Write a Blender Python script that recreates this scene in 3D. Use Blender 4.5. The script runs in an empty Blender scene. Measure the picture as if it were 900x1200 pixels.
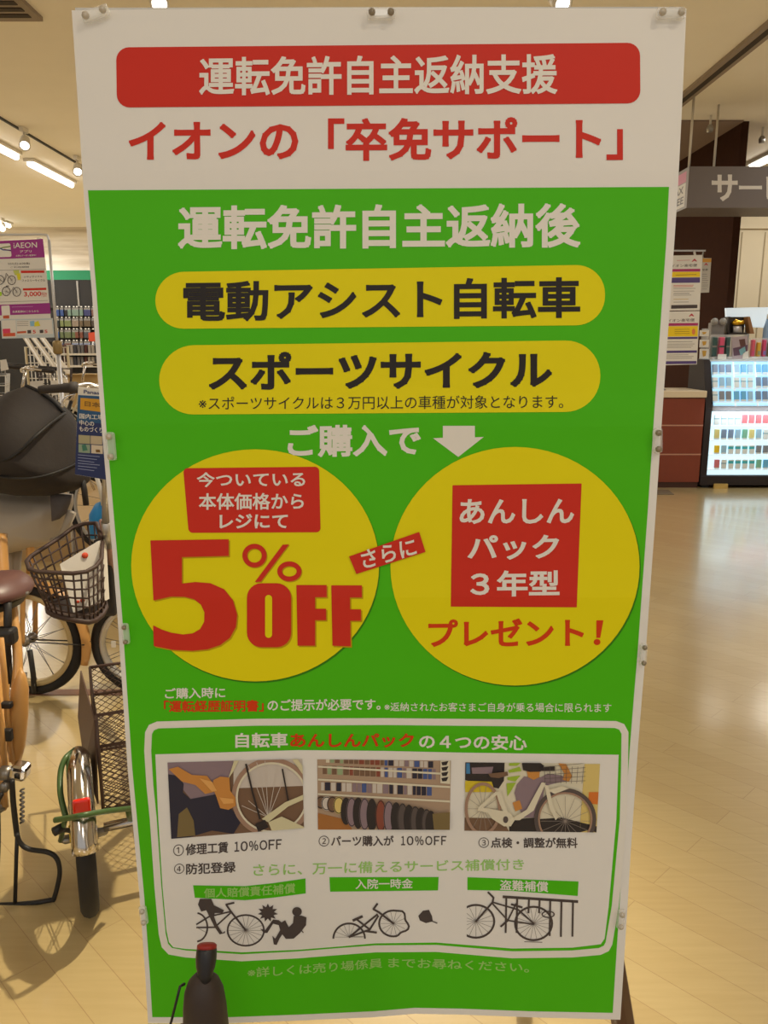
import bpy, bmesh, math, random
import numpy as np
from mathutils import Vector, Matrix
from mathutils.geometry import delaunay_2d_cdt
random.seed(7)
S = bpy.context.scene
COL = S.collection
PI = math.pi

# ------------------------------------------------------------------ camera
F_PX, PITCH, CAM_H = 950.0, math.radians(11.7), 1.5
cam_data = bpy.data.cameras.new('camera')
cam_data.sensor_fit = 'VERTICAL'
cam_data.sensor_height = 24.0
cam_data.lens = 24.0 * F_PX / 1200.0
cam_data.clip_start = 0.02
cam = bpy.data.objects.new('camera', cam_data)
COL.objects.link(cam)
cam.location = (0, 0, CAM_H)
cam.rotation_euler = (PI / 2 - PITCH, 0, 0)
S.camera = cam

# ------------------------------------------------------------------ world, exposure
world = bpy.data.worlds.new('store_ambient')
S.world = world
world.use_nodes = True
world.node_tree.nodes['Background'].inputs[0].default_value = (1.0, 0.97, 0.93, 1)
world.node_tree.nodes['Background'].inputs[1].default_value = 0.5
S.view_settings.view_transform = 'Standard'
S.view_settings.look = 'None'
S.view_settings.gamma = 1.0
S.view_settings.use_curve_mapping = False
S.view_settings.exposure = 0.0
CEIL = 3.8

# ------------------------------------------------------------------ lights of the store, with an added wall fill
def area(name, loc, size, power, color=(1.0, 0.93, 0.82), rot=(0, 0, 0)):
    d = bpy.data.lights.new(name, 'AREA')
    d.shape = 'RECTANGLE'
    d.size, d.size_y = size
    d.energy = power
    d.color = color
    o = bpy.data.objects.new(name, d)
    COL.objects.link(o)
    o.location = loc
    o.rotation_euler = rot
    return o
def spot(name, loc, aim, power, angle, blend=0.4, radius=0.05, color=(1.0, 0.86, 0.66)):
    d = bpy.data.lights.new(name, 'SPOT')
    d.energy = power
    d.spot_size = math.radians(angle)
    d.spot_blend = blend
    d.shadow_soft_size = radius
    d.color = color
    o = bpy.data.objects.new(name, d)
    COL.objects.link(o)
    o.location = loc
    o.rotation_euler = (Vector(aim) - Vector(loc)).to_track_quat('-Z', 'Y').to_euler()
    return o
for x in (-4.47, 0.2, 4.75):
    for y, p in ((-3.0, 47), (0.2, 3), (3.4, 22), (6.6, 32), (9.8, 42), (13.0, 62)):
        area('ceiling_tube_and_fill', (x - (2.0 if x < 0 and y > 5 else 0), y, CEIL - 0.12), (1.2, 1.5), p, (1.0, 0.98, 0.95) if y < 1 else (1.0, 0.97, 0.90))  # far left ones are unseen, shifted off the tubes to avoid floor glare
for x in (-7.2, -4.0, -0.8):
    area('ceiling_tube_and_fill', (x, 15.6, CEIL - 0.12), (0.14, 1.2), 80, (1.0, 0.97, 0.90))
area('ceiling_tube_and_fill', (6.0, 10.9, CEIL - 0.12), (1.2, 0.14), 15)  # unseen fill added to brighten the cream wall behind the counter
spot('ceiling_spot_light', (0.45, 2.75, CEIL - 0.15), (-0.9, 1.8, 0.0), 460, 62, 0.7, 0.035, (1.0, 0.87, 0.62))
spot('track_spot_light', (1.4, -0.6, CEIL - 0.15), (-1.0, 2.6, 0.0), 50, 50, 0.6, 0.06)

# ------------------------------------------------------------------ helpers: photograph geometry
CP, SP = math.cos(PITCH), math.sin(PITCH)
CAM = Vector((0, 0, CAM_H))
def ray(px, py):
    a, b = (px - 450.0) / F_PX, (600.0 - py) / F_PX
    return Vector((a, CP + b * SP, -SP + b * CP))
def P(px, py, y):                       # the point seen at a pixel, y metres ahead
    r = ray(px, py)
    return CAM + r * (y / r.y)
def FL(px, py, z=0.0):                  # the point seen at a pixel, at height z
    r = ray(px, py)
    return CAM + r * ((z - CAM_H) / r.z)

# ------------------------------------------------------------------ helpers: materials
def lin(c):
    c = c / 255.0
    return c / 12.92 if c <= 0.04045 else ((c + 0.055) / 1.055) ** 2.4
def rgb(r, g, b):
    return (lin(r), lin(g), lin(b), 1.0)
MATS = {}
def mat(name, col, rough=0.5, metal=0.0, spec=0.5, noise=0.0, scale=20.0, emit=0.0, trans=0.0, bump=0.0, coat=0.0):
    if name in MATS:
        return MATS[name]
    m = bpy.data.materials.new(name)
    m.use_nodes = True
    nt = m.node_tree
    b = nt.nodes['Principled BSDF']
    c = rgb(*col)
    b.inputs['Base Color'].default_value = c
    b.inputs['Roughness'].default_value = rough
    b.inputs['Metallic'].default_value = metal
    b.inputs['Specular IOR Level'].default_value = spec
    b.inputs['Coat Weight'].default_value = coat
    if emit:
        b.inputs['Emission Color'].default_value = c
        b.inputs['Emission Strength'].default_value = emit
    if trans:
        b.inputs['Transmission Weight'].default_value = trans
    if noise or bump:
        tc = nt.nodes.new('ShaderNodeTexCoord')
        n = nt.nodes.new('ShaderNodeTexNoise')
        n.inputs['Scale'].default_value = scale
        n.inputs['Detail'].default_value = 4
        nt.links.new(tc.outputs['Object'], n.inputs['Vector'])
        if noise:
            mx = nt.nodes.new('ShaderNodeMix')
            mx.data_type = 'RGBA'
            mx.inputs[6].default_value = tuple(v * (1 - noise) for v in c[:3]) + (1,)
            mx.inputs[7].default_value = tuple(min(1, v * (1 + noise)) for v in c[:3]) + (1,)
            nt.links.new(n.outputs['Fac'], mx.inputs[0])
            nt.links.new(mx.outputs[2], b.inputs['Base Color'])
        if bump:
            bp = nt.nodes.new('ShaderNodeBump')
            bp.inputs['Strength'].default_value = bump
            bp.inputs['Distance'].default_value = 0.01
            nt.links.new(n.outputs['Fac'], bp.inputs['Height'])
            nt.links.new(bp.outputs['Normal'], b.inputs['Normal'])
    MATS[name] = m
    return m

# ------------------------------------------------------------------ helpers: meshes
class MB:
    """collects shapes into one mesh"""
    def __init__(self, m=None):
        self.v, self.f, self.mi, self.sm, self.mats = [], [], [], [], []
        self.cur = 0
        if m is not None:
            self.use(m)
    def use(self, m):
        if m not in self.mats:
            self.mats.append(m)
        self.cur = self.mats.index(m)
        return self
    def add(self, vs, fs, smooth=False):
        n = len(self.v)
        self.v += [Vector(p) for p in vs]
        for f in fs:
            self.f.append([n + i for i in f])
            self.mi.append(self.cur)
            self.sm.append(smooth)
        return self
    def box(self, c, s, rot=None, ch=0.0):
        c = Vector(c)
        h = [x / 2 for x in s]
        R = rot if rot is not None else Matrix.Identity(3)
        if ch <= 0:
            vs = [c + R @ Vector((h[0] * i, h[1] * j, h[2] * k)) for i in (-1, 1) for j in (-1, 1) for k in (-1, 1)]
            return self.add(vs, [(0, 1, 3, 2), (4, 6, 7, 5), (0, 4, 5, 1), (2, 3, 7, 6), (0, 2, 6, 4), (1, 5, 7, 3)])
        bm = bmesh.new()
        bmesh.ops.create_cube(bm, size=1.0)
        for v in bm.verts:
            v.co = Vector((v.co.x * s[0], v.co.y * s[1], v.co.z * s[2]))
        bmesh.ops.bevel(bm, geom=bm.edges[:], offset=ch, segments=2, affect='EDGES', profile=0.5)
        bm.verts.index_update()
        self.add([c + R @ v.co for v in bm.verts], [[v.index for v in f.verts] for f in bm.faces])
        bm.free()
        return self
    def span(self, a, b, ch=0.0):
        a, b = Vector(a), Vector(b)
        return self.box((a + b) / 2, [abs(b[i] - a[i]) for i in range(3)], ch=ch)
    def tube(self, pts, r, n=8, closed=False):
        pts = [Vector(p) for p in pts]
        N = len(pts)
        rs = r if isinstance(r, (list, tuple)) else [r] * N
        base = len(self.v)
        prev = None
        rings = []
        for i, p in enumerate(pts):
            a = pts[(i - 1) % N] if (i > 0 or closed) else p
            b = pts[(i + 1) % N] if (i < N - 1 or closed) else p
            t = (b - a)
            t = t.normalized() if t.length > 1e-9 else Vector((0, 0, 1))
            if prev is None:
                u = t.cross(Vector((0, 0, 1)))
                if u.length < 0.05:
                    u = t.cross(Vector((1, 0, 0)))
            else:
                u = prev - t * prev.dot(t)
            u.normalize()
            prev = u
            w = t.cross(u)
            rings.append([p + (u * math.cos(2 * PI * k / n) + w * math.sin(2 * PI * k / n)) * rs[i] for k in range(n)])
        vs = [q for rg in rings for q in rg]
        fs = []
        for i in range(N if closed else N - 1):
            j = (i + 1) % N
            for k in range(n):
                l = (k + 1) % n
                fs.append((i * n + k, i * n + l, j * n + l, j * n + k))
        if not closed:
            fs.append(tuple(range(n - 1, -1, -1)))
            fs.append(tuple((N - 1) * n + k for k in range(n)))
        return self.add(vs, fs, True)
    def lathe(self, prof, c=(0, 0, 0), R=None, n=20):
        c = Vector(c)
        R = R if R is not None else Matrix.Identity(3)
        vs, fs = [], []
        for (r, z) in prof:
            for k in range(n):
                a = 2 * PI * k / n
                vs.append(c + R @ Vector((r * math.cos(a), r * math.sin(a), z)))
        for i in range(len(prof) - 1):
            for k in range(n):
                l = (k + 1) % n
                fs.append((i * n + k, i * n + l, (i + 1) * n + l, (i + 1) * n + k))
        if prof[0][0] > 1e-6:
            fs.append(tuple(range(n - 1, -1, -1)))
        if prof[-1][0] > 1e-6:
            fs.append(tuple((len(prof) - 1) * n + k for k in range(n)))
        return self.add(vs, fs, True)
    def torus(self, c, R, r, X, Z, n=40, m=8, a0=0, a1=2 * PI):
        c, X, Z = Vector(c), Vector(X).normalized(), Vector(Z).normalized()
        full = abs(a1 - a0 - 2 * PI) < 1e-6
        k = n if full else n + 1
        pts = [c + (X * math.cos(a0 + (a1 - a0) * i / n) + Z * math.sin(a0 + (a1 - a0) * i / n)) * R for i in range(k)]
        return self.tube(pts, r, m, closed=full)
    def inflate(self, out, dvec, rings=(1, .97, .88, .72, .5, .25)):
        """a pillow: the outline's ring swells along +-dvec"""
        out = [Vector(p) for p in out]
        dvec = Vector(dvec)
        c = sum(out, Vector()) / len(out)
        n = len(out)
        vs = list(out)
        idx = {0: list(range(n))}
        fs = []
        for sgn in (1, -1):
            last = list(range(n))
            for s in rings[1:]:
                cur = []
                for p in out:
                    vs.append(c + (p - c) * s + dvec * sgn * math.sqrt(1 - s * s))
                    cur.append(len(vs) - 1)
                for k in range(n):
                    l = (k + 1) % n
                    fs.append((last[k], last[l], cur[l], cur[k]))
                last = cur
            vs.append(c + dvec * sgn)
            for k in range(n):
                fs.append((last[k], last[(k + 1) % n], len(vs) - 1))
        return self.add(vs, fs, True)
    def prism(self, out, dvec):
        out = [Vector(p) for p in out]
        dvec = Vector(dvec)
        n = len(out)
        vs = out + [p + dvec for p in out]
        fs = [tuple(range(n)), tuple(range(2 * n - 1, n - 1, -1))]
        fs += [(k, (k + 1) % n, n + (k + 1) % n, n + k) for k in range(n)]
        return self.add(vs, fs)
    def build(self, name, parent=None, off=None, bevel=0.0):
        me = bpy.data.meshes.new(name)
        if off is None:
            off = Vector((0, 0, 0))
            if parent is not None:
                q = parent
                while q.parent:
                    q = q.parent
                off = Vector(q['base']) if 'base' in q.keys() else off
        off = Vector(off)
        me.from_pydata([v - off for v in self.v], [], self.f)
        for m in self.mats:
            me.materials.append(m)
        me.polygons.foreach_set('material_index', self.mi)
        me.polygons.foreach_set('use_smooth', self.sm)
        bm = bmesh.new()
        bm.from_mesh(me)
        bmesh.ops.recalc_face_normals(bm, faces=bm.faces)
        bm.to_mesh(me)
        bm.free()
        me.update()
        o = bpy.data.objects.new(name, me)
        COL.objects.link(o)
        if parent is not None:
            o.parent = parent
        if bevel:
            bv = o.modifiers.new('bevel', 'BEVEL')
            bv.width = bevel
            bv.segments = 2
            bv.limit_method = 'ANGLE'
        return o
BASES = {}
def thing(name, label, cat, loc=(0, 0, 0), rotz=0.0, group=None):
    """an Empty at the thing's base; parts given in world coordinates when rotz is 0"""
    o = bpy.data.objects.new(name, None)
    o.empty_display_size = 0.1
    COL.objects.link(o)
    o.location = loc
    o.rotation_euler = (0, 0, rotz)
    o['label'] = label
    o['category'] = cat
    if group:
        o['group'] = group
    return o
class Thing:
    """a thing whose parts are written in world coordinates"""
    def __init__(self, name, label, cat, loc, group=None):
        self.root = thing(name, label, cat, loc, 0.0, group)
        self.loc = Vector(loc)
    def part(self, name, mb, parent=None, bevel=0.0, label=None):
        o = mb.build(name, parent or self.root, off=self.loc, bevel=bevel)
        if label:
            o['label'] = label
        return o
def tag(o, label, cat, group=None):
    o['label'] = label
    o['category'] = cat
    if group:
        o['group'] = group
    return o
def solo(name, mb, label, cat, loc, group=None, bevel=0.0):
    o = mb.build(name, None, off=loc, bevel=bevel)
    o.location = loc
    return tag(o, label, cat, group)
def struct(name, mb, parent=None, label=None):
    o = mb.build(name, parent)
    if parent is None:
        o['kind'] = 'structure'
        if label:
            o['label'] = label
    return o
def copy_tree(o, parent=None):
    c = o.copy()
    COL.objects.link(c)
    if parent is not None:
        c.parent = parent
    for ch in list(o.children):
        copy_tree(ch, c)
    return c
def rotz(a):
    return Matrix.Rotation(a, 3, 'Z')
def mid(pts):
    return sum((Vector(p) for p in pts), Vector()) / len(pts)

# ------------------------------------------------------------------ helpers: printing on a surface
TEXT_CACHE = {}
def glyphs(text, bold, res=3):
    """outline triangles of a line of lettering, its strokes thickened by bold (in em)"""
    key = (text, bold)
    if key not in TEXT_CACHE:
        data = bpy.data.curves.new('lettering', 'FONT')
        data.body = text
        data.size = 1.0
        data.resolution_u = res
        ob = bpy.data.objects.new('lettering', data)
        COL.objects.link(ob)
        dg = bpy.context.evaluated_depsgraph_get()
        dg.update()
        me = bpy.data.meshes.new_from_object(ob.evaluated_get(dg))
        vs = [(v.co.x, v.co.y) for v in me.vertices]
        fs = [tuple(p.vertices) for p in me.polygons]
        bpy.data.meshes.remove(me)
        bpy.data.objects.remove(ob)
        bpy.data.curves.remove(data)
        if bold:
            count = {}
            for f in fs:
                for i in range(len(f)):
                    e = tuple(sorted((f[i - 1], f[i])))
                    count[e] = count.get(e, 0) + 1
            deg = {}
            for a, b in [e for e, c in count.items() if c == 1]:
                (ax, ay), (bx, by) = vs[a], vs[b]
                dx, dy = bx - ax, by - ay
                l = math.hypot(dx, dy)
                if l < 1e-6:
                    continue
                nx, ny = -dy / l * bold, dx / l * bold
                k = len(vs)
                vs += [(ax + nx, ay + ny), (ax - nx, ay - ny), (bx - nx, by - ny), (bx + nx, by + ny)]
                fs.append((k, k + 1, k + 2, k + 3))
                for q in (a, b):
                    deg.setdefault(q, []).append((dx / l, dy / l))
            for q, ds in deg.items():
                if len(ds) == 2 and abs(ds[0][0] * ds[1][0] + ds[0][1] * ds[1][1]) > 0.985:
                    continue
                k = len(vs)
                vs += [(vs[q][0] + i * bold, vs[q][1] + j * bold) for i, j in ((-1, -1), (1, -1), (1, 1), (-1, 1))]
                fs.append((k, k + 1, k + 2, k + 3))
            def turn(f):
                return sum(vs[f[i - 1]][0] * vs[f[i]][1] - vs[f[i]][0] * vs[f[i - 1]][1] for i in range(len(f)))
            def ccw(f):
                return f if turn(f) > 0 else f[::-1]
            fs = sorted([ccw(f) for f in fs if abs(turn(f)) > 1e-7], key=lambda f: min(vs[i][0] for i in f))
            runs, hi = [], -1e9
            for f in fs:                                 # one run per separate sign
                if min(vs[i][0] for i in f) > hi:
                    runs.append([])
                runs[-1].append(f)
                hi = max(hi, max(vs[i][0] for i in f))
            ov, of = [], []
            for run in runs:                             # one clean outline each, nothing overlapping
                used = sorted({i for f in run for i in f})
                ix = {i: k for k, i in enumerate(used)}
                r = delaunay_2d_cdt([Vector(vs[i]) for i in used], [], [[ix[i] for i in f] for f in run], 0, 1e-5, False)
                pv, pf = np.array([tuple(v) for v in r[0]]), np.array([tuple(f) for f in r[2]])
                cen = pv[pf].mean(axis=1)
                inside = np.zeros(len(pf), bool)
                for f in run:
                    q = [vs[i] for i in f]
                    ok = np.ones(len(pf), bool)
                    for i in range(len(q)):
                        (ax, ay), (bx, by) = q[i - 1], q[i]
                        ok &= (bx - ax) * (cen[:, 1] - ay) - (by - ay) * (cen[:, 0] - ax) >= 0
                    inside |= ok
                k = len(ov)
                ov += [tuple(v) for v in pv.tolist()]
                of += [tuple(k + i for i in f) for f in pf[inside].tolist()]
            vs, fs = ov, of
        TEXT_CACHE[key] = (vs, fs)
    return TEXT_CACHE[key]
def quad_map(q, u, v):                  # q: TL TR BR BL, v from the top
    tl, tr, br, bl = q
    return ((tl[0] * (1 - u) + tr[0] * u) * (1 - v) + (bl[0] * (1 - u) + br[0] * u) * v,
            (tl[1] * (1 - u) + tr[1] * u) * (1 - v) + (bl[1] * (1 - u) + br[1] * u) * v)
class Print:
    """artwork printed on a surface: shapes given where the photo shows them, cut to the surface's own grid and laid on it"""
    def __init__(self, surf, step=0):
        self.surf, self.step = surf, step
        self.mb = MB()
    def lay(self, vs, fs, m, layer, clip=None):
        bm = bmesh.new()
        bv = [bm.verts.new((x, y, 0)) for x, y in vs]
        for f in fs:
            try:
                bm.faces.new([bv[i] for i in f])
            except ValueError:
                pass
        if any(len(f.verts) > 4 for f in bm.faces) or len(fs) == 1:
            bm.normal_update()
            bmesh.ops.triangulate(bm, faces=bm.faces[:])
        def cut(co, no, clear=False):
            bmesh.ops.bisect_plane(bm, geom=bm.verts[:] + bm.edges[:] + bm.faces[:], dist=1e-3, plane_co=co, plane_no=no, clear_outer=clear)
        if clip:
            k = len(clip)
            cx = sum(p[0] for p in clip) / k
            cy = sum(p[1] for p in clip) / k
            for i in range(k):
                (ax, ay), (bx, by) = clip[i], clip[(i + 1) % k]
                nx, ny = by - ay, -(bx - ax)
                if (cx - ax) * nx + (cy - ay) * ny > 0:
                    nx, ny = -nx, -ny
                cut((ax, ay, 0), (nx, ny, 0), True)
        if self.step and bm.verts:
            for ax in (0, 1):
                lo = min(v.co[ax] for v in bm.verts)
                hi = max(v.co[ax] for v in bm.verts)
                k = math.floor(lo / self.step) + 1
                while k * self.step < hi - 1e-4:
                    co, no = [0, 0, 0], [0, 0, 0]
                    co[ax], no[ax] = k * self.step, 1
                    cut(co, no)
                    k += 1
        bm.verts.index_update()
        self.mb.use(m).add([self.surf(v.co.x, v.co.y, layer) for v in bm.verts], [[v.index for v in f.verts] for f in bm.faces])
        bm.free()
        return self
    def poly(self, pts, m, layer, clip=None):
        return self.lay(pts, [tuple(range(len(pts)))], m, layer, clip)
    def round(self, q, r, m, layer, n=6):      # a quad with rounded corners, r in px
        q = [Vector(p) for p in q]
        pts = []
        for i in range(4):
            a, b, c = q[i - 1], q[i], q[(i + 1) % 4]
            da, dc = (a - b).normalized(), (c - b).normalized()
            rr = min(r, (a - b).length / 2 - .01, (c - b).length / 2 - .01)
            cen = b + (da + dc) * rr
            for k in range(n + 1):
                t = PI / 2 * k / n
                p = cen - dc * rr * math.cos(t) - da * rr * math.sin(t)
                pts.append((p.x, p.y))
        return self.poly(pts, m, layer)
    def oval(self, c, rx, ry, m, layer, n=48, clip=None):
        return self.poly([(c[0] + rx * math.cos(2 * PI * k / n), c[1] + ry * math.sin(2 * PI * k / n)) for k in range(n)], m, layer, clip)
    def line(self, pts, w, m, layer, clip=None):
        for a, b in zip(pts[:-1], pts[1:]):
            a, b = Vector(a), Vector(b)
            d = b - a
            if d.length < 1e-6:
                continue
            d.normalize()
            nn = Vector((-d.y, d.x)) * w / 2
            a, b = a - d * w * .2, b + d * w * .2
            self.poly([tuple(a + nn), tuple(b + nn), tuple(b - nn), tuple(a - nn)], m, layer, clip)
        return self
    def ring(self, c, rx, ry, w, m, layer, n=32, a0=0.0, a1=2 * PI, clip=None):
        vs, fs = [], []
        for k in range(n + 1):
            a = a0 + (a1 - a0) * k / n
            vs += [(c[0] + (rx + w / 2) * math.cos(a), c[1] + (ry + w / 2) * math.sin(a)),
                   (c[0] + (rx - w / 2) * math.cos(a), c[1] + (ry - w / 2) * math.sin(a))]
        for k in range(n):
            fs.append((2 * k, 2 * k + 1, 2 * k + 3, 2 * k + 2))
        return self.lay(vs, fs, m, layer, clip)
    def spokes(self, c, rx, ry, n, w, m, layer, a0=0.0, clip=None):
        for k in range(n):
            a = a0 + 2 * PI * k / n
            self.line([(c[0], c[1]), (c[0] + rx * math.cos(a), c[1] + ry * math.sin(a))], w, m, layer, clip)
        return self
    def text(self, s, q, m, layer, bold=0.0, sag=0.0):
        """s fills the quad TL TR BR BL; sag lowers the middle"""
        vs, fs = glyphs(s, bold)
        x0, x1 = min(v[0] for v in vs), max(v[0] for v in vs)
        y0, y1 = min(v[1] for v in vs), max(v[1] for v in vs)
        out = []
        for x, y in vs:
            u, v = (x - x0) / (x1 - x0), (y1 - y) / (y1 - y0)
            p = quad_map(q, u, v)
            out.append((p[0], p[1] + sag * 4 * u * (1 - u)))
        return self.lay(out, fs, m, layer)
def Q(x0, y0, x1, y1, x2=None, y2=None, x3=None, y3=None):
    """TL(x0,y0) TR(x1,y1) BR(x2,y2) BL(x3,y3)"""
    return [(x0, y0), (x1, y1), (x2, y2), (x3, y3)]
def band(x0, x1, t0, b0, t1=None, b1=None):     # left/right x, top/bottom at the left, at the right
    t1 = t0 if t1 is None else t1
    b1 = b0 if b1 is None else b1
    return [(x0, t0), (x1, t1), (x1, b1), (x0, b0)]
def crop(ox, oy, s):
    """a list of points measured in an enlarged crop"""
    return lambda *pts: [(ox + x / s, oy + y / s) for x, y in pts]
def plane(y):
    return lambda px, py, layer: P(px, py, y - 0.0006 * layer)
# ------------------------------------------------------------------ the room
def floor_material():
    m = bpy.data.materials.new('wood_floor')
    m.use_nodes = True
    nt = m.node_tree
    b = nt.nodes['Principled BSDF']
    tc = nt.nodes.new('ShaderNodeTexCoord')
    mp = nt.nodes.new('ShaderNodeMapping')
    mp.inputs['Rotation'].default_value = (0, 0, math.radians(45.5))
    br = nt.nodes.new('ShaderNodeTexBrick')
    br.offset = 0.37
    br.inputs['Color1'].default_value = rgb(203, 181, 130)
    br.inputs['Color2'].default_value = rgb(197, 173, 122)
    br.inputs['Mortar'].default_value = rgb(172, 144, 100)
    br.inputs['Scale'].default_value = 1.0
    br.inputs['Mortar Size'].default_value = 0.001
    br.inputs['Mortar Smooth'].default_value = 0.3
    br.inputs['Brick Width'].default_value = 0.92
    br.inputs['Row Height'].default_value = 0.104
    nz = nt.nodes.new('ShaderNodeTexNoise')
    nz.inputs['Scale'].default_value = 9
    nz.inputs['Detail'].default_value = 6
    mp2 = nt.nodes.new('ShaderNodeMapping')
    mp2.inputs['Rotation'].default_value = (0, 0, math.radians(45.5))
    mp2.inputs['Scale'].default_value = (0.5, 7, 1)
    mx = nt.nodes.new('ShaderNodeMix')
    mx.data_type = 'RGBA'
    mx.blend_type = 'MULTIPLY'
    mx.inputs[0].default_value = 0.25
    rm = nt.nodes.new('ShaderNodeValToRGB')
    rm.color_ramp.elements[0].position = 0.35
    rm.color_ramp.elements[0].color = (0.72, 0.66, 0.56, 1)
    rm.color_ramp.elements[1].position = 0.7
    rm.color_ramp.elements[1].color = (1, 1, 1, 1)
    L = nt.links.new
    L(tc.outputs['Object'], mp.inputs['Vector'])
    L(tc.outputs['Object'], mp2.inputs['Vector'])
    L(mp.outputs['Vector'], br.inputs['Vector'])
    L(mp2.outputs['Vector'], nz.inputs['Vector'])
    L(nz.outputs['Fac'], rm.inputs[0])
    L(br.outputs['Color'], mx.inputs[6])
    L(rm.outputs[0], mx.inputs[7])
    L(mx.outputs[2], b.inputs['Base Color'])
    b.inputs['Roughness'].default_value = 0.3
    b.inputs['Specular IOR Level'].default_value = 0.6
    b.inputs['Coat Weight'].default_value = 1.0
    b.inputs['Coat IOR'].default_value = 1.75
    b.inputs['Coat Roughness'].default_value = 0.15
    return m
def far_wall_material():
    m = mat('pale_striped_wall', (205, 190, 166), 0.8)
    nt = m.node_tree
    b = nt.nodes['Principled BSDF']
    tc = nt.nodes.new('ShaderNodeTexCoord')
    mp = nt.nodes.new('ShaderNodeMapping')
    mp.inputs['Scale'].default_value = (0.35, 1, 5.0)
    nz = nt.nodes.new('ShaderNodeTexNoise')
    nz.inputs['Scale'].default_value = 1.6
    nz.inputs['Detail'].default_value = 5
    rm = nt.nodes.new('ShaderNodeValToRGB')
    rm.color_ramp.elements[0].position = 0.4
    rm.color_ramp.elements[0].color = rgb(198, 186, 168)
    rm.color_ramp.elements[1].position = 0.62
    rm.color_ramp.elements[1].color = rgb(234, 226, 214)
    nt.links.new(tc.outputs['Object'], mp.inputs['Vector'])
    nt.links.new(mp.outputs['Vector'], nz.inputs['Vector'])
    nt.links.new(nz.outputs['Fac'], rm.inputs[0])
    nt.links.new(rm.outputs[0], b.inputs['Base Color'])
    return m
M_ceiling = mat('ceiling_paint', (246, 240, 228), 0.9, noise=0.03, scale=3)
M_wall = mat('cream_wall', (226, 213, 184), 0.8, noise=0.02, scale=4)
M_dark_wood = mat('dark_brown_panel', (60, 38, 29), 0.9, spec=0.05, noise=0.12, scale=12)
M_grey_ceiling = mat('grey_ceiling_panel', (140, 120, 108), 0.85)
M_groove = mat('panel_groove', (172, 156, 124), 0.8)

XL, XR, YB, YF = -9.5, 8.5, 17.1, -5.0
struct('floor', MB(floor_material()).span((XL, YF, -0.1), (XR, YB, 0)))
struct('ceiling', MB(M_ceiling).span((XL, YF, CEIL), (XR, YB, CEIL + 0.1)))
struct('wall_back', MB(far_wall_material()).span((XL, YB, 0), (3.4, YB + 0.1, CEIL)))
struct('wall_left', MB(M_wall).span((XL - 0.1, YF, 0), (XL, YB, CEIL)))
struct('wall_right', MB(M_wall).span((XR, YF, 0), (XR + 0.1, YB, CEIL)))
# dark brown partition beside the service counter, its near end at 9.2 m
NEAR = 9.2
b_ = MB(M_dark_wood).span((3.77, NEAR, 0), (3.85, 12.6, CEIL))
struct('wall_partition', b_)
# the cream panelled wall behind the counter
w = MB(M_wall).span((3.85, 12.0, 0), (XR, 12.1, CEIL))
w.use(M_groove)
for px in (866, 893, 921, 950):
    x = P(px, 320, 11.99).x
    w.span((x - 0.008, 11.992, 0.3), (x + 0.008, 12.0, P(880, 272, 11.99).z))
zt = P(880, 268, 11.98).z
struct('wall_counter', w)
struct('trim_1', MB(M_wall).span((3.85, 11.96, zt), (XR, 12.0, zt + 0.42)))
# grey lowered ceiling field in front of the partition
struct('trim_2', MB(M_grey_ceiling).span((1.2, 9.15, CEIL - 0.015), (3.77, 12.6, CEIL)))
# green band and dark back panel on the far wall
struct('trim_3', MB(mat('green_band', (14, 128, 84), 0.6)).span((XL, YB - 0.03, P(90, 328, YB).z), (-3.0, YB, P(90, 317, YB).z)))
struct('trim_4', MB(mat('dark_slat_panel', (30, 27, 26), 0.7, noise=0.1, scale=30)).span((XL, YB - 0.025, 0.0), (-3.0, YB, P(90, 328, YB).z)))
struct('trim_5', MB(mat('reddish_floor_strip', (150, 104, 78), 0.35)).span((-6, 3.30, 0.0), (-0.85, 3.36, 0.002)))

# ceiling fittings
M_lamp = mat('lamp_tube', (255, 250, 240), 0.4, emit=6.0)
M_white = mat('white_enamel', (225, 220, 210), 0.4)
M_metal = mat('brushed_steel', (170, 168, 165), 0.35, metal=0.8)
def ceiling_lamp(x, y0, y1, label):
    t = Thing('ceiling_light', label, 'light', (x, (y0 + y1) / 2, CEIL), 'ceiling tube lights')
    t.part('housing', MB(M_white).span((x - 0.07, y0, CEIL - 0.04), (x + 0.07, y1, CEIL), ch=0.01))
    t.part('tube', MB(M_lamp).tube([(x, y0 + 0.03, CEIL - 0.065), (x, y1 - 0.03, CEIL - 0.065)], 0.035, 10))
a, b = FL(33, 185, CEIL), FL(88, 212, CEIL)
ceiling_lamp(a.x, a.y, b.y, 'bright ceiling tube light nearest the poster on the left side')
ceiling_lamp(a.x, 9.1, 10.6, 'ceiling tube light cut by the left edge, nearest the camera of its row')
a, b = FL(2, 258, CEIL), FL(43, 267, CEIL)
ceiling_lamp(a.x, 15.3, 16.5, 'farthest ceiling tube light, low at left above the purple-topped poster')
ceiling_lamp(4.75, 9.4, 11.2, 'ceiling tube light above the hanging grey counter sign at right')
def track_head(px, py, label, drop=0.0):
    p = FL(px, py, CEIL - 0.16)
    t = Thing('track_spotlight', label, 'spotlight', (p.x, p.y, CEIL), 'spotlights on the ceiling')
    d = Vector((0.25, -0.75, -0.62)).normalized()
    R = d.to_track_quat('Z', 'Y').to_matrix()
    t.part('mount', MB(M_white).box((p.x, p.y, CEIL - 0.025), (0.05, 0.14, 0.05), ch=0.006).tube([(p.x, p.y, CEIL - 0.05), (p.x, p.y, CEIL - 0.13)], 0.012))
    t.part('head', MB(M_white).lathe([(0.035, -0.1), (0.05, -0.09), (0.06, 0.06), (0.052, 0.06), (0.045, 0.045)], p, R))
    t.part('lens', MB(M_lamp).lathe([(0.0, 0.046), (0.045, 0.046), (0.045, 0.05), (0.0, 0.052)], p, R))
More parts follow.
